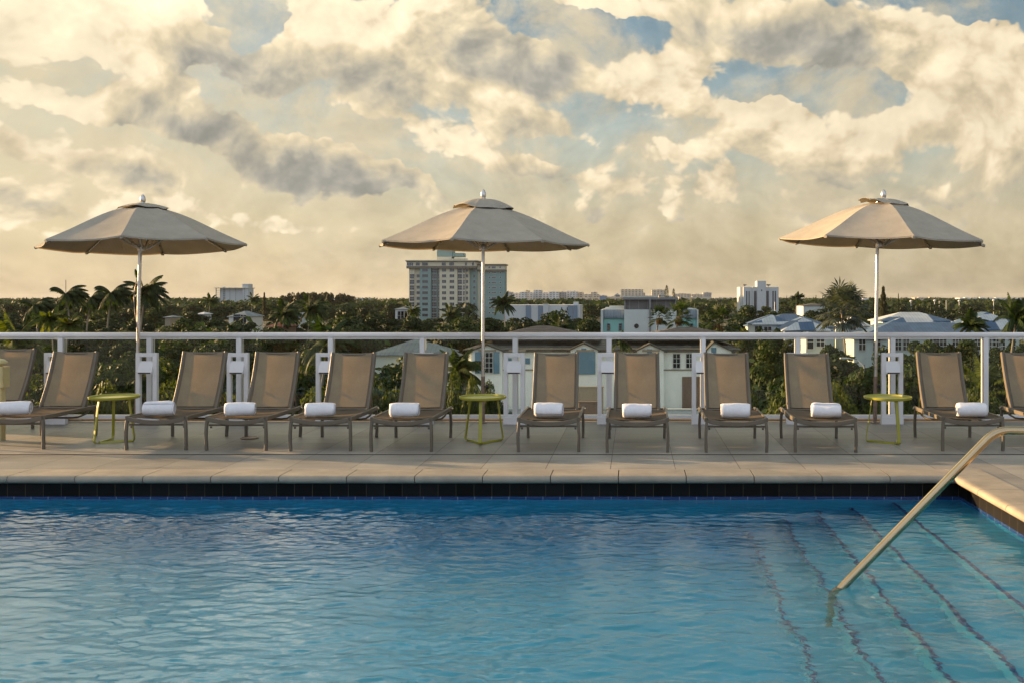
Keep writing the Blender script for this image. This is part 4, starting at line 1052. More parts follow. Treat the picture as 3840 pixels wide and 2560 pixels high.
for j,(a,b,y) in enumerate(((1150,1343,262),(1190,1343,247),(1896,1990,262),(1896,2020,268))):
    mb=MB(); mb.box(X(k_(a),BD+5),X(k_(b),BD+5),BD+4+j*.5,BD+8+j*.3,Z(q_(y+16),BD+5),Z(q_(y),BD+5)); mb.build('rooftop_parapet',M['palewall'],t)
# ---- apartment tower
TD=490.; tx=lambda z:X(1480+z/5.113,TD); tz=lambda z:Z(930+z/5.113,TD)
t=thing('apartment_tower','tall cream and teal apartment tower behind the middle umbrella pole','tower',(0,0,0))
secs=[(275,380,0,'tcream'),(380.2,490,.8,'tcream'),(490.2,699.8,-.9,'tteal'),(700,800,1.0,'tteal'),(800.2,860,1.6,'tteal'),(860.2,1199.8,-.2,'tcream'),(1200,1345,1.0,'tcream'),(1345.2,1420,2.2,'tcream'),(1420.2,1555,3.4,'tteal')]
for a,b,d,m_ in secs:
    mb=MB(); mb.box(tx(a),tx(b),TD+d,TD+18,GZ,tz(352)); mb.build('wall',M[m_],t)
mb=MB(); mb.box(tx(235),tx(1558),TD-1.2,TD+18.4,tz(398),tz(352)); mb.build('band',M['tband'],t)
mb=MB(); mb.box(tx(235),tx(1556),TD-1.0,TD+18.2,tz(351.8),tz(268)); mb.build('penthouse',M['tcream'],t)
mb=MB(); mb.box(tx(218),tx(1596),TD-2.2,TD+19.5,tz(254),tz(240)); mb.box(tx(224),tx(1585),TD-1.6,TD+19,tz(267.8),tz(254.2),1); mb.build('roof_slab',[M['tcream'],M['tband']],t)
mb=MB(); mb.box(tx(772),tx(1070),TD+5,TD+13,tz(165),tz(35),0); mb.box(tx(1070.5),tx(1282),TD+5.5,TD+12.5,tz(165),tz(90),0); mb.box(tx(775),tx(1060),TD+4.6,TD+12,tz(239.8),tz(165.2),1); mb.box(tx(1064),tx(1330),TD+7,TD+11,tz(239.8),tz(192),1)
for k in range(6): mb.box(tx(1080+40*k),tx(1105+40*k),TD+3,TD+4.4,tz(239.8),tz(200),1)
mb.build('roof_core',[M['tteal'],M['tcream']],t)
rows_=[428,538,646,755,862,970,1078,1186,1290]
wmats=(M['dkwin'],M['winwhite'])
for a,b,d,nc in ((415,490,.8,3),(535,645,-.9,3),(910,988,-.2,3),(1055,1143,-.2,3),(1355,1395,2.2,2),(1487,1527,3.4,2)):
    w_=tx(b)-tx(a); me=win('tower_window',w_,1.55,nc,1,.06,mats=wmats,depth=.12)
    for z in [310]+rows_:
        if z==428 and a==415: continue
        zz=(z if z!=310 else 312); d_=d if z!=310 else -1.0
        addinst('window',me,t,(tx((a+b)/2),TD+d_-.03,tz(zz)))
me=win('corner_window',tx(365)-tx(245),1.8,3,1,.18,mats=wmats,depth=.12); addinst('window',me,t,(tx(305),TD-1.03,tz(315)))
for a,b,d,nc in ((290,376,0,2),(705,798,1.0,3),(820,856,1.6,2),(1205,1284,1.0,2),(1305,1338,1.0,2)):
    w_=tx(b)-tx(a); me=win('balcony_mesh',w_,2.25,nc,2,.07,mats=(M['dkwin'],M['winwhite']),depth=.15)
    for z in rows_:
        if z==428 and a==290: continue
        addinst('glazed_balcony',me,t,(tx((a+b)/2),TD+d-.03,tz(z+8)))
# right wing of the tower
mb=MB(); mb.box(tx(1556),tx(1605),TD+5,TD+22,GZ,tz(449)); mb.build('wall',M['tcream'],t)
mb=MB(); mb.box(tx(1605.2),tx(2085),TD+5.4,TD+13,GZ,tz(449)); mb.build('wall',M['tteal'],t)
mb=MB(); mb.box(tx(1557),tx(2087),TD+4.6,TD+13.3,tz(448.8),tz(410)); mb.build('band',M['tband'],t)
mb=MB(); mb.box(tx(1557),tx(2085),TD+4.8,TD+13.2,tz(409.8),tz(330)); mb.build('penthouse',M['tcream'],t)
mb=MB(); mb.box(tx(1552),tx(2105),TD+4,TD+14,tz(329.8),tz(305)); mb.build('roof_slab',M['tband'],t)
mW=win('w1',.75,.9,1,1,.12,mats=wmats); mX=win('w2',tx(1910)-tx(1838),1.1,3,1,.12,mats=wmats)
for z in [370]+[470,565,665,763,860,958,1055,1153,1250]:
    for xx,me in ((1787,mW),(1874,mX),(1998,mW)): addinst('window',me,t,(tx(xx),TD+(5.36 if z!=370 else 4.76),tz(z)))
# ---- pale condominium at the left
CD=700.; cx=lambda z:X(640+z/3.675,CD); cz=lambda z:Z(1060+z/3.675,CD)
t=thing('condominium','pale condominium block with a taller stair tower on the skyline at the left','building',(0,0,0))
mb=MB(); mb.box(cx(690),cx(1075),CD,CD+9,GZ,cz(82)); mb.build('wall',M['far1'] if False else M['bwhite'],t)
mb=MB(); mb.box(cx(1005),cx(1085),CD-2,CD+6,GZ,cz(20)); mb.build('stair_tower',M['bwhite'],t)
mb=MB(); mb.box(cx(625),cx(1090),CD-3,CD+10,cz(82)+.01,cz(72)); mb.build('roof_slab',M['tcream'],t)
mb=MB()
for k in range(8): mb.box(cx(628),cx(689),CD-1,CD+8,cz(112+27*k),cz(106+27*k))
mb.box(cx(628),cx(634),CD-1,CD,GZ,cz(82)); mb.box(cx(684),cx(689.5),CD-.5,CD+8,GZ,cz(82)); mb.build('balcony',M['bwhite'],t)
mw=win('cw',cx(755)-cx(722),3.0,2,1,.3,mats=(M['dkwin'],M['bwhite'])); mn=win('cn',cx(822)-cx(811),2.6,1,1,.3,mats=(M['dkwin'],M['bwhite']))
for k in range(6):
    for xx,me in ((738,mw),(817,mn),(897,mn),(992,mn),(1034,mn)): addinst('window',me,t,(cx(xx),CD-(2.05 if xx==1034 else .05),cz(92+27*k)))
# ---- white tower right
WD=450.; wx=lambda z:X(2640+z/3.92,WD); wz=lambda z:Z(1060+z/3.92,WD)
t=thing('white_tower','blocky white tower with dark vertical window strips right of centre','tower',(0,0,0))
mb=MB(); mb.box(wx(580),wx(712),WD,WD+16,GZ,wz(68)); mb.box(wx(712.5),wx(902),WD-1,WD+16,GZ,wz(66)); mb.box(wx(902.5),wx(1098),WD,WD+16,GZ,wz(68)); mb.box(wx(540),wx(579.5),WD+3,WD+16,GZ,wz(66)); mb.build('wall',M['bwhite'],t)
mb=MB(); mb.box(wx(775),wx(905),WD-1.6,WD+6,GZ,wz(-22)); mb.build('stair_tower',M['bwhite'],t)
for a,b,c,d,dd in ((620,636,125,400,0),(655,670,125,400,0),(730,768,125,420,-1),(914,952,125,400,0),(1006,1024,125,400,0),(1040,1058,125,400,0),(834,848,105,128,-1.6)):
    mb=MB(); mb.box(wx(a),wx(b),WD+dd-.12,WD+dd-.01,wz(d),wz(c)); mb.build('window',M['dkwin'],t)
for u,s_ in ((2796,1),(2886,1)):
    mb=MB(); x=X(u,WD); mb.tube([(x,WD+4,Z(1078,WD)),(x,WD+4,Z(1071,WD))],.1,6); mb.lathe([(.05,0),(.9,.35),(1.1,.8)],12,(x,WD+4,Z(1073,WD))); mb.build('satellite_dish',M['greyp'],t)
# ---- low white building with blue grey panels
LD=350.; lx=lambda z:X(1860+z/2.8,LD); lz=lambda z:Z(1060+z/2.8,LD)
t=thing('low_building','long low white building with blue grey panels right of the apartment tower','building',(0,0,0))
mb=MB(); mb.box(lx(85),lx(880),LD,LD+20,GZ,lz(236)); mb.box(lx(497),lx(552),LD-1,LD-.01,GZ,lz(225)); mb.build('wall',M['bwhite'],t)
for a,b in ((313,368),(442,495),(753,812),(818,856)):
    mb=MB(); mb.box(lx(a),lx(b),LD-.3,LD-.02,GZ,lz(240)); mb.build('panel',M['bluegrey'],t)
for a,b in ((686,694),(745,752)):
    mb=MB(); mb.box(lx(a),lx(b),LD-.25,LD-.02,lz(290),lz(262)); mb.build('window',M['dkwin'],t)
mb=MB(); mb.box(lx(810),lx(858),LD+1,LD+7,lz(235.8),lz(203)); mb.build('rooftop_hut',M['bwhite'],t)
# ---- houses with hipped metal roofs
def house(name,lab,blocks,D,wallmat,wins=(),cat='house'):
    t=thing(name,lab,cat,(0,0,0))
    for (u0,u1,ve,vr,dy0,dy1,ins,rm,wall) in blocks:
        x0,x1=X(u0,D+dy0),X(u1,D+dy0); ze=Z(ve,D+dy0); zr=Z(vr,D+(dy0+dy1)/2 if ins is None or (x1-x0)>=(dy1-dy0) else D+dy0+3)
        if wall: mb=MB(); mb.box(x0+.3,x1-.3,D+dy0+.3,D+dy1-.3,GZ,ze-.13); mb.build('wall',wallmat,t)
        mb=MB(); hip(mb,x0,x1,D+dy0,D+dy1,ze,zr,ins,.1); mb.build('roof',M[rm],t)
    for (u,v,w_,h_,dy,c,r) in wins:
        me=win('hw',w_,h_,c,r,.06); addinst('window',me,t,(X(u,D+dy),D+dy+.26,Z(v,D+dy)))
    return t
house('metal_roof_house','house with patched blue metal roofs left of the large silvery palm',[(2820,3140,1228,1177,8,20,None,'blueroof1',1),(2822,2990,1216,1181,0,9,3.5,'blueroof',1),(2935,3120,1240,1191,-8,2,3.5,'blueroof',1)],150,M['palewall'],[(2845,1240,1.2,1.4,0,2,2),(2880,1242,1.2,1.4,0,2,2),(2985,1275,.9,1.5,-8,2,2),(3035,1275,.9,1.5,-8,2,2)])
house('metal_roof_house','large house with a blue metal roof just right of the right umbrella pole',[(3225,3780,1262,1209,0,12,6,'blueroof1',1),(3305,3575,1204,1171,9,17,4,'blueroof',1),(3300,3560,1225,1191,6,12,4,'blueroof',0)],135,M['palewall'],[(3370,1289,.9,1.9,0,2,3),(3400,1289,.9,1.9,0,2,3),(3500,1289,.9,1.9,0,2,3),(3532,1289,1.5,2.0,0,3,3),(3585,1289,.9,1.9,0,2,3),(3608,1289,.9,1.9,0,2,3),(3668,1289,.9,1.8,0,2,3),(3725,1289,.9,1.9,0,2,3),(3738,1292,1.3,2.1,0,2,3),(3760,1289,.9,1.9,0,2,3)])
house('metal_roof_house','house with a pale striped metal roof near the right picture edge',[(3600,3880,1236,1171,0,13,5,'blueroof',1)],165,M['palewall'],[(3800,1290,1,1.8,0,2,3)])
house('metal_roof_house','small house under a blue roof between the silvery palm and the umbrella pole',[(3170,3265,1222,1186,0,10,4,'blueroof',1)],160,M['palewall'],[(3200,1240,1.,1.4,0,2,2)])
house('cream_house','cream house below the handrail left of the right umbrella pole',[(3195,3335,1268,1246,0,10,4,'greyroof',1)],112,M['palewall'],[(3235,1290,.8,1.5,0,2,2),(3290,1290,.9,1.7,0,2,3)])
house('hip_roof_house','pale house just under the handrail left of the silvery palm',[(3015,3095,1262,1246,0,8,3,'greyroof',1)],118,M['palewall'],[(3040,1282,.8,1.8,0,1,2),(3078,1282,1,1.2,0,2,2)])
house('metal_roof_house','house with a grey blue metal roof behind the glass left of the middle umbrella',[(1378,1660,1330,1275,0,10,4,'greyroof',1),(1500,1700,1338,1287,-4,1.5,2.6,'greyroof',1)],112,M['palewall'])
house('hip_roof_house','small white house with a grey hip roof below the pale condominium',[(852,925,1188,1167,0,12,5,'greyroof',1)],250,M['winwhite'],[(892,1198,2.6,2.6,0,1,1),(912,1197,1.6,2.2,0,1,1)])
house('hip_roof_house','small house with a red tiled roof among the trees at the left',[(995,1058,1226,1207,0,8,3,'redtile',1)],165,M['brown'])
house('hip_roof_house','pale house with a grey roof beside the drooping feather palm',[(1078,1140,1185,1172,0,10,4,'greyroof',1)],235,M['palewall'],[(1120,1192,1.6,2.2,0,2,2)])
house('hip_roof_house','house with a light roof peeping from the trees right of the left umbrella pole',[(612,640,1190,1183,0,6,3,'greyroof',1)],230,M['trimtan'])
house('hip_roof_house','white roofed house among the trees left of the small white house',[(735,765,1178,1170,0,6,3,'wroof',1)],290,M['palewall'])
house('hip_roof_house','blue grey two storey house at the left foot of the apartment tower',[(1478,1535,1160,1150,0,12,5,'greyroof',1)],330,M['bwhite'],[(1502,1184,2.2,3,0,2,2),(1515,1184,2.2,3,0,2,2),(1528,1184,2.2,3,0,2,2)])
house('hip_roof_house','dark grey roofed house on the right behind the trees with white roof vents',[(3010,3120,1147,1138,0,16,6,'tile',1)],380,M['palewall'])
# far low and high blocks
def block(u0,u1,vt,D,mat,lab,dep=30,group=None,extra=None,name='distant_building'):
    mb=MB(); x0,x1=X(u0,D),X(u1,D); zt=Z(vt,D); mb.box(x0,x1,D,D+dep,GZ,zt)
    ex=MB(); n_=max(1,int((x1-x0)/18)); 
    for k in range(n_):
        xx=x0+(x1-x0)*(k+.5)/n_; ww=(x1-x0)/n_*rt.uniform(.15,.4); hh=D/F*rt.uniform(1,2.6); ex.box(xx-ww/2,xx+ww/2,D+4,D+12,zt+.01,zt+hh)
    o=mb.build(name,mat); tag(o,lab,'building',group); ex.build('rooftop_hut',mat,o); return o
Gk='far apartment blocks on the skyline right of the apartment tower'
sk=[(108,160,100,'far3'),(172,250,110,'far1'),(250,312,100,'far1'),(310,335,84,'far2'),(337,395,106,'far1'),(395,470,80,'far1'),(471,560,108,'far1'),(556,655,97,'far1'),(656,735,99,'far3'),(736,782,92,'far1'),(783,850,95,'far1'),(851,912,104,'far2'),(913,998,124,'far2'),(999,1060,102,'far2'),(1061,1082,126,'far2')]
names=['grey block touching the right edge of the apartment tower','white block nearest the apartment tower on the skyline','second white block of the skyline group','small brownish slab rising above the white skyline blocks','white block left of the tallest pale slab','tall pale slab in the middle of the white skyline group','wide white block right of the tallest pale slab','white stepped block left of the brown grey one','brown grey block in the white skyline group','narrow white block right of the brown grey one','white block with dense windows at the right of the group','cream block closing the white group','low cream block right of the white group','brightest cream tower right of the white group','last small cream block of the skyline group']
for (a,b,y,m_),nm in zip(sk,names): block(1860+a/2.8,1860+b/2.8,1060+y/2.8,1500+rt.uniform(0,80),M[m_],nm,group=Gk)
block(1860+820/2.8,1860+1085/2.8,1060+158/2.8,900,M['far2'],'low cream three storey block behind the trees left of the blue grey slab')
block(1860+1088/2.8,1860+1158/2.8,1060+138/2.8,850,M['bluegrey'],'plain blue grey slab right of the low cream block')
block(1860+1160/2.8,1860+1290/2.8,1060+150/2.8,870,M['far2'],'cream block right of the blue grey slab')
block(1860+1310/2.8,1860+1545/2.8,1060+72/2.8,1700,M['far2'],'large cream tower block above the grey roof of the white building')
block(1860+1636/2.8,1860+1780/2.8,1060+76/2.8,1750,M['far2'],'cream tower block left of the columnar pines')
block(1860+1530/2.8,1860+1566/2.8,1060+108/2.8,1720,M['far2'],'small cream block between the two large cream tower blocks')
block(1860+1860/2.8,1860+2050/2.8,1060+118/2.8,1800,M['far2'],'low cream block right of the columnar pines')
block(1860+2176/2.8,1860+2262/2.8,1060+106/2.8,1900,M['far3'],'pale hazy block on the skyline right of the white building')
block(1860+2052/2.8,1860+2175/2.8,1060+124/2.8,1850,M['far2'],'brownish low block left of the pale hazy block')
block(1860+1920/2.8,1860+2260/2.8,1060+152/2.8,950,M['far2'],'long low block with blue ends behind the white building at the right')
for (a,b,y,yr,D,lab) in ((1240,1306,135,112,800,'blue hipped turret left of the long grey roof'),(1290,1900,158,138,820,'long grey blue roof line behind the white building'),(1706,1776,133,112,790,'blue hipped turret above the long grey roof')):
    house('far_house',lab,[(1860+a/2.8,1860+b/2.8,1060+y/2.8,1060+yr/2.8,0,14,6,'greyroof',1)],D,M['far2'])
for u0,u1,v,D,m_,lab in ((3600,3830,1118,1300,'wroof','very long low white building on the right horizon'),(3215,3290,1122,1200,'wroof','low white shed left of the right umbrella pole'),(3430,3520,1117,1500,'far2','low pale sheds on the horizon right of the cypress'),(1310,1375,1120,1100,'wroof','low white building left of the apartment tower'),(3340,3372,1127,700,'tcream','small pale house left of the cypress'),(2590,2665,1117,2200,'far2','faint cream block on the skyline left of the white tower'),(2680,2760,1118,2200,'far3','faint grey sheds just left of the white tower'),(640,1050,1121,1800,'far2','faint low buildings on the horizon behind the pale condominium'),(3020,3150,1119,2600,'far3','faint sheds on the right horizon'),(1100,1300,1124,900,'wroof','white flat roofs right of the wooded mound')):
    block(u0,u1,v,D,M[m_],lab,20)
for i,(u,v,D,lab) in enumerate(((3416,1130,430,'leftmost white round tank above the trees right of the cypress'),(3505,1128,450,'second white round tank above the trees'),(3597,1129,440,'third white round tank above the trees'),(3726,1127,450,'rightmost white round tank above the trees'))):
    mb=MB(); r=5*D/F; x=X(u,D); zc=Z(v,D); mb.lathe([(r*math.sin(PI*k/10)+.001,-r*.85*math.cos(PI*k/10)) for k in range(11)],16,(x,D,zc)); o=mb.build('water_tank',M['winwhite'],smooth=True); tag(o,lab,'tank',group='white round tanks above the trees')
    mb=MB(); mb.tube([(x,D,GZ),(x,D,zc-r*.8)],r*.25,8); mb.build('support',M['winwhite'],o)
# street lamps and poles
def lamp(u,vt,uh,vh,D,lab,r=.05):
    x=X(u,D); xh=X(uh,D); zt=Z(vt,D); zh=Z(vh,D); t=thing('street_lamp',lab,'street lamp',(x,D,GZ))
    mb=MB(); mb.tube([(0,0,0),(0,0,zt-GZ)],r*1.5,8,scale=[1.3,.8]); mb.build('pole',M['greyp'],t)
    mb=MB(); mb.tube([(0,0,zt-GZ-.15),((xh-x)*.3,0,(zt-GZ)+(zh-zt)*.6),((xh-x)*.75,0,zh-GZ),((xh-x),0,zh-GZ)],r*.7,6,up=(0,1,0)); mb.build('arm',M['winwhite'],t)
    mb=MB(); s_=1 if xh>x else -1; mb.box(xh-x-.25,xh-x+.25,-.1,.1,zh-GZ-.06,zh-GZ+.05,b=.02); mb.build('lamp_head',M['winwhite'],t)
lamp(3241,1366,3163,1342,70,'street lamp with a curved arm behind the glass left of the right umbrella pole')
lamp(3425,1393,3375,1385,60,'grey pole with a short arm between the right green table and its lounger')
lamp(3668,1500,3632,1478,52,'street lamp arm low behind the glass near the last railing post')
for u,vt,vb,D,lab in ((3522,1129,1150,430,'left one of two pale poles above the right blue roofs'),(3548,1127,1150,430,'right one of two pale poles above the right blue roofs'),(2905,1133,1160,300,'pale pole in the trees right of the white tower'),(2111,1200,1225,210,'pale utility pole with a crossarm in the trees left of the white building'),(247,1050,1100,152,'thin red and white mast above the tallest left palm')):
    x=X(u,D); mb=MB(); mb.tube([(x,D,GZ),(x,D,Z(vt,D))],.10 if D>160 else .05,6)
    o=mb.build('utility_pole',M['winwhite'] if D!=152 else M['redtile']); tag(o,lab,'pole')
    if u==2111:
        mb=MB(); mb.box(x-.9,x+.9,D-.05,D+.05,Z(1203,D),Z(1202,D)); mb.build('crossarm',M['winwhite'],o)
# ================================================================== sky
SUN_EL=R(9); SUN_AZ=R(-73)     # azimuth measured from +Y towards +X
w=bpy.data.worlds.new('World'); bpy.context.scene.world=w; w.use_nodes=True; nt=w.node_tree; nt.nodes.clear(); g=G(nt)
out=g.n('ShaderNodeOutputWorld'); bg=g.n('ShaderNodeBackground')
tc=g.n('ShaderNodeTexCoord').outputs['Generated']; s=g.sep(tc)
az=g.m('ARCTAN2',s[0],s[1]); el=g.m('ARCSINE',s[2])
sky=g.n('ShaderNodeTexSky',sky_type='NISHITA'); sky.sun_disc=False; sky.sun_elevation=SUN_EL; sky.sun_rotation=SUN_AZ; sky.air_density=1.1; sky.dust_density=2.0
skyc=g.vm('SCALE',sky.outputs[0],.12)
p=g.vm('MULTIPLY',tc,(1,1,1.2))
wv=g.noise(p,5,1,.5,0,col=True); wf=g.noise(p,22,3,.6,0,col=True)
pw=g.vm('ADD',g.vm('ADD',p,g.vm('SCALE',g.vm('SUBTRACT',wv,(.5,.5,.5)),.08)),g.vm('SCALE',g.vm('SUBTRACT',wf,(.5,.5,.5)),.012))
def fb(v):
    a=g.noise(v,9,8,.58)
    b=None
    for sc_,am in ((15,1.0),(33,.6),(74,.34)):
        x=g.m('MULTIPLY',g.m('ABSOLUTE',g.m('SUBTRACT',g.noise(v,sc_,1,.45),.5)),am); b=x if b is None else g.m('ADD',b,x)
    return g.m('ADD',g.m('MULTIPLY',g.m('SUBTRACT',a,.5),.62),g.m('MULTIPLY',b,.55))
f0=fb(pw); f1=fb(g.vm('ADD',pw,(-.016,0.0,.022)))
ws=g.sep(wv); wz_=g.sep(wf)
ua=g.m('ADD',az,g.m('ADD',g.m('MULTIPLY',g.m('SUBTRACT',ws[0],.5),.030),g.m('MULTIPLY',g.m('SUBTRACT',wz_[0],.5),.060)))
ue=g.m('ADD',el,g.m('ADD',g.m('MULTIPLY',g.m('SUBTRACT',ws[1],.5),.022),g.m('MULTIPLY',g.m('SUBTRACT',wz_[1],.5),.050)))
den=None; tone=None
def blob(u,v,ru,rv,rot,dn,tn_,gr):
    # centre and radii in pixels of a 2352-wide view, stored as azimuth / elevation
    global den,tone
    S_=3840/2352; a0=math.atan((u*S_-U0)/F); e0=math.atan((V0-v*S_)/F*math.cos(a0)); ra=ru*S_/F; re=rv*S_/F
    c,sn=math.cos(rot),math.sin(rot)
    # rotated, normalised coordinates as multiply-adds
    X_=g.m('MULTIPLY_ADD',ua,c/ra,g.m('MULTIPLY_ADD',ue,sn/ra,-(a0*c+e0*sn)/ra))
    Y_=g.m('MULTIPLY_ADD',ue,c/re,g.m('MULTIPLY_ADD',ua,-sn/re,-(e0*c-a0*sn)/re))
    q=g.m('MULTIPLY_ADD',X_,X_,g.m('MULTIPLY',Y_,Y_)); b=g.m('EXPONENT',g.m('MULTIPLY',g.m('POWER',q,1.35),-1))
    if dn: den=g.m('MULTIPLY',b,dn) if den is None else g.m('MULTIPLY_ADD',b,dn,den)
    if gr or tn_:
        t=g.m('MULTIPLY_ADD',Y_,gr*1.15,g.m('MULTIPLY_ADD',X_,-gr*.7,tn_)) if gr else tn_
        x=g.m('MULTIPLY',b,t); tone=x if tone is None else g.m('ADD',tone,x)
for bl in [(260,-190,330,120,-.1,.5,.9,0),(900,-230,200,110,0,-.3,0,0),(1350,-170,230,60,-.2,.35,.5,.2),(1750,-230,160,80,0,-.4,0,0),(2150,-160,230,80,.1,.4,.5,.2),(650,-420,260,90,0,.3,.4,.2),(-200,-250,200,200,0,.4,.5,0),(1900,-420,200,120,0,.35,.6,.2),(1500,-380,140,90,0,-.4,0,0),(2400,-380,160,90,0,-.4,0,0),(1150,-360,150,90,0,.35,.5,.2),(430,95,230,85,-.25,.55,-.45,.50),(170,70,190,90,0,.35,.55,.0),(400,250,150,55,-.25,.5,-.40,.45),(90,222,150,24,-.1,.28,.30,.2),
    (300,388,90,45,-.2,.42,-.30,.35),(90,350,150,40,-.2,.28,.05,.25),(30,445,90,40,0,.32,-.38,.2),
    (690,378,185,62,-.15,.55,-.55,.50),(910,405,120,36,-.35,.35,-.2,.25),
    (850,130,190,95,-.40,.50,-.05,.60),(720,75,80,45,-.2,.30,.40,.3),(1140,115,190,80,-.35,.48,-.42,.40),(985,25,90,36,0,.35,.35,.3),(1275,155,60,55,0,.3,-.35,.2),
    (1200,280,210,46,-.32,.38,-.05,.35),(980,310,170,40,-.3,.26,.22,.15),(1800,70,330,66,-.14,.55,-.45,.50),(1400,14,200,24,-.1,.36,.35,.15),
    (1520,185,150,66,.1,.42,.32,.20),(1560,335,160,22,0,.20,.2,.1),(1750,270,115,58,-.2,.50,.30,.45),(1900,335,180,75,-.3,.36,.12,.40),
    (2150,100,125,78,0,.52,.35,.50),(2290,175,110,80,-.3,.45,.22,.40),(2180,265,150,80,-.3,.38,.34,.25),(2330,330,90,110,0,.35,.22,.2),(2030,300,60,60,0,.2,.35,.3),
    (1660,415,60,42,0,.30,.22,.35),(1925,372,50,26,0,.2,.25,.25),(2050,455,210,36,0,.24,-.08,.3),(1500,400,140,30,0,.15,.1,.25),(1250,400,150,34,-.2,.2,-.12,.3),(1960,520,120,14,0,.12,.2,.2),(420,470,120,22,0,.2,.15,.25),(150,500,200,24,0,.22,.12,.25),(1130,520,160,18,0,.14,.2,.2),(1560,462,32,36,.5,.25,.25,.3),(1440,440,70,26,-.2,.24,.15,.25),(1400,500,190,30,0,.15,-.3,.1),
    (640,500,110,26,0,.24,.25,.2),(1060,500,150,22,-.1,.2,.1,.3),(1700,500,200,24,0,.1,-.25,.1),(2150,520,200,26,-.05,.2,-.1,.2),
    (560,50,75,90,-.3,-.5,0,0),(470,200,60,50,-.5,-.35,0,0),(1340,66,150,40,0,-.45,0,0),(1850,208,230,28,-.06,-.40,0,0),(2270,35,150,34,0,-.45,0,0),(620,260,90,40,0,-.25,0,0),(800,300,110,30,0,-.3,0,0),(1300,350,90,30,0,-.3,0,0),(180,170,70,22,0,-.3,0,0)]: blob(*bl)
cov=g.ss(g.m('ADD',g.m('ADD',den,f0),g.ss(el,.30,.5,0,.035)),.225,.325)
relief=g.m('MULTIPLY',g.m('SUBTRACT',f0,f1),1.7)
tn=g.m('ADD',g.m('ADD',relief,.72),g.m('MULTIPLY',tone,1.05))
tn=g.m('ADD',tn,g.ss(az,-.55,.40,.12,-.08))
ramp=g.n('ShaderNodeValToRGB'); g.put(ramp,0,tn); cr=ramp.color_ramp
cr.elements[0].position=0; cr.elements[0].color=(.40,.385,.335,1); cr.elements[1].position=1.0; cr.elements[1].color=(1.0,.85,.60,1)
for ps,cl in ((.22,(.485,.455,.375,1)),(.45,(.63,.56,.415,1)),(.68,(.77,.655,.445,1)),(.85,(.91,.755,.515,1))):
    e=cr.elements.new(ps); e.color=cl
elv=g.n('ShaderNodeValToRGB'); g.put(elv,0,g.lin(el,0,.31)); cr=elv.color_ramp
cr.elements[0].position=0; cr.elements[0].color=(.62,.50,.30,1); cr.elements[1].position=1; cr.elements[1].color=(.19,.30,.38,1)
for ps,cl in ((.25,(.72,.61,.40,1)),(.5,(.56,.59,.50,1)),(.72,(.35,.45,.48,1))):
    e=cr.elements.new(ps); e.color=cl
clear=g.mix(.85,skyc,elv.outputs[0])
# thin veil of high cloud mottling the clear sky
clear=g.mix(g.ss(g.m('ADD',g.noise(pw,13,7,.62),g.ss(az,-.6,.2,.06,0)),.40,.70,0,.85),clear,(.74,.63,.43,1))
clear=g.vm('SCALE',clear,g.m('ADD',1,g.m('MULTIPLY',g.m('SUBTRACT',f0,f1),.7)))
clear=g.mix(g.ss(az,-.62,-.15,.55,0),clear,(.86,.72,.46,1))
rc=g.vm('SCALE',ramp.outputs[0],g.m('ADD',.97,g.m('MULTIPLY',g.m('SUBTRACT',f0,f1),.9)))
col=g.mix(cov,clear,rc)
hb=g.ss(el,-.01,.075,1,0)
hcol=g.mix(g.ss(az,-.6,.42),(.80,.62,.385,1),(.49,.42,.285,1))
hcol=g.vm('SCALE',hcol,g.m('ADD',g.m('MULTIPLY_ADD',g.m('SUBTRACT',f0,f1),1.1,1),g.m('MULTIPLY',g.m('SUBTRACT',g.noise(g.vm('MULTIPLY',pw,(1,1,2.2)),8,5,.55),.5),.45)))
col=g.mix(g.m('MULTIPLY',hb,.80),col,hcol)
back=g.ss(s[1],.25,-.45); up=g.ss(el,.95,1.35,0,.5)
bcol=g.mix(g.ss(g.noise(p,3,3,.55),.42,.62),(.62,.78,1.05,1),(1.05,1.07,1.12,1))
col=g.mix(g.m('MULTIPLY',g.m('MAXIMUM',back,up),.85),col,bcol)
col=g.vm('SCALE',col,g.ss(az,-.2,.42,1.0,.92))
ga=g.m('DIVIDE',g.m('SUBTRACT',az,-.46),.27); ge=g.m('DIVIDE',g.m('SUBTRACT',el,.49),.13)
glow=g.m('EXPONENT',g.m('MULTIPLY',g.m('MULTIPLY_ADD',ga,ga,g.m('MULTIPLY',ge,ge)),-1))
gb=g.m('DIVIDE',g.m('SUBTRACT',az,.12),.42); gc=g.m('DIVIDE',g.m('SUBTRACT',el,.50),.13)
glow2=g.m('EXPONENT',g.m('MULTIPLY',g.m('MULTIPLY_ADD',gb,gb,g.m('MULTIPLY',gc,gc)),-1))
col=g.vm('SCALE',col,g.m('MULTIPLY_ADD',glow,3.0,g.m('MULTIPLY_ADD',glow2,.7,1)))
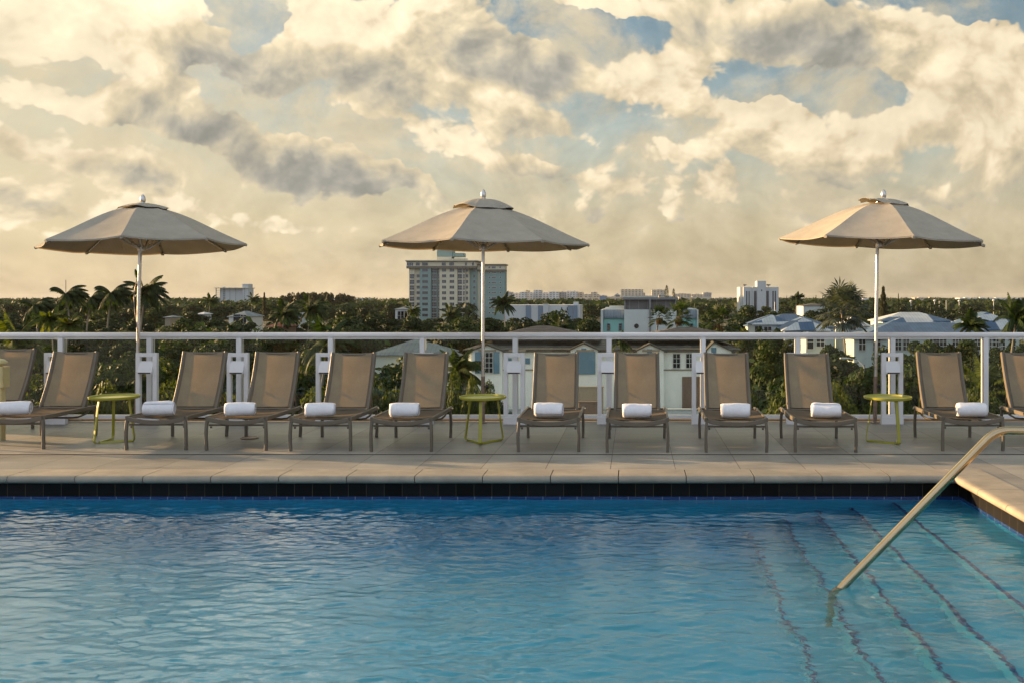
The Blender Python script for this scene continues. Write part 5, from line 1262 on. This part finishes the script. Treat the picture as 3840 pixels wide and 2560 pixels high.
gr=g.ss(el,-.02,-.12)
col=g.mix(gr,col,(.05,.06,.04,1))
g.put(bg,0,col); bg.inputs[1].default_value=.35
nt.links.new(bg.outputs[0],out.inputs[0])
w.cycles.sampling_method='MANUAL'; w.cycles.sample_map_resolution=1024
# sun
sd=bpy.data.lights.new('sun','SUN'); sd.energy=5; sd.angle=R(.6); sd.color=(1,.64,.31)
so=bpy.data.objects.new('sun',sd); C.objects.link(so)
d=Vector((math.sin(SUN_AZ)*math.cos(SUN_EL),math.cos(SUN_AZ)*math.cos(SUN_EL),math.sin(SUN_EL)))
so.rotation_euler=d.to_track_quat('Z','Y').to_euler(); so.location=(-30,10,20)
# air: one closed box of thin haze around the whole scene
mb=MB(); mb.box(-9300,9300,-9300,9300,GZ-1,GZ+46)
m_,nt_,out_=newmat('haze'); pv=nt_.nodes.new('ShaderNodeVolumePrincipled'); pv.inputs['Density'].default_value=.00004; pv.inputs['Color'].default_value=(.74,.75,.76,1); pv.inputs['Anisotropy'].default_value=0
nt_.links.new(pv.outputs[0],out_.inputs['Volume']); hz=mb.build('haze',m_); tag(hz,'thin evening haze in the air over the town','haze',kind='stuff')
# camera
cd=bpy.data.cameras.new('camera'); co=bpy.data.objects.new('camera',cd); C.objects.link(co)
cd.sensor_width=36; cd.lens=36*F/3840; cd.shift_x=(1920-U0)/3840; cd.shift_y=-(1280-V0)/3840
co.location=(0,0,H); co.rotation_euler=(R(90),0,0); cd.clip_end=20000; cd.clip_start=.05
sc=bpy.context.scene; sc.camera=co
sc.view_settings.view_transform='Standard'; sc.view_settings.look='None'; sc.view_settings.exposure=math.log2(1/.35); sc.view_settings.gamma=1
sc.render.engine='CYCLES'; cy=sc.cycles
cy.use_denoising=True; cy.max_bounces=10; cy.transparent_max_bounces=24; cy.transmission_bounces=8; cy.glossy_bounces=4; cy.diffuse_bounces=3
cy.sample_clamp_indirect=3; cy.caustics_reflective=False; cy.caustics_refractive=True
cy.use_adaptive_sampling=True; cy.adaptive_threshold=.015
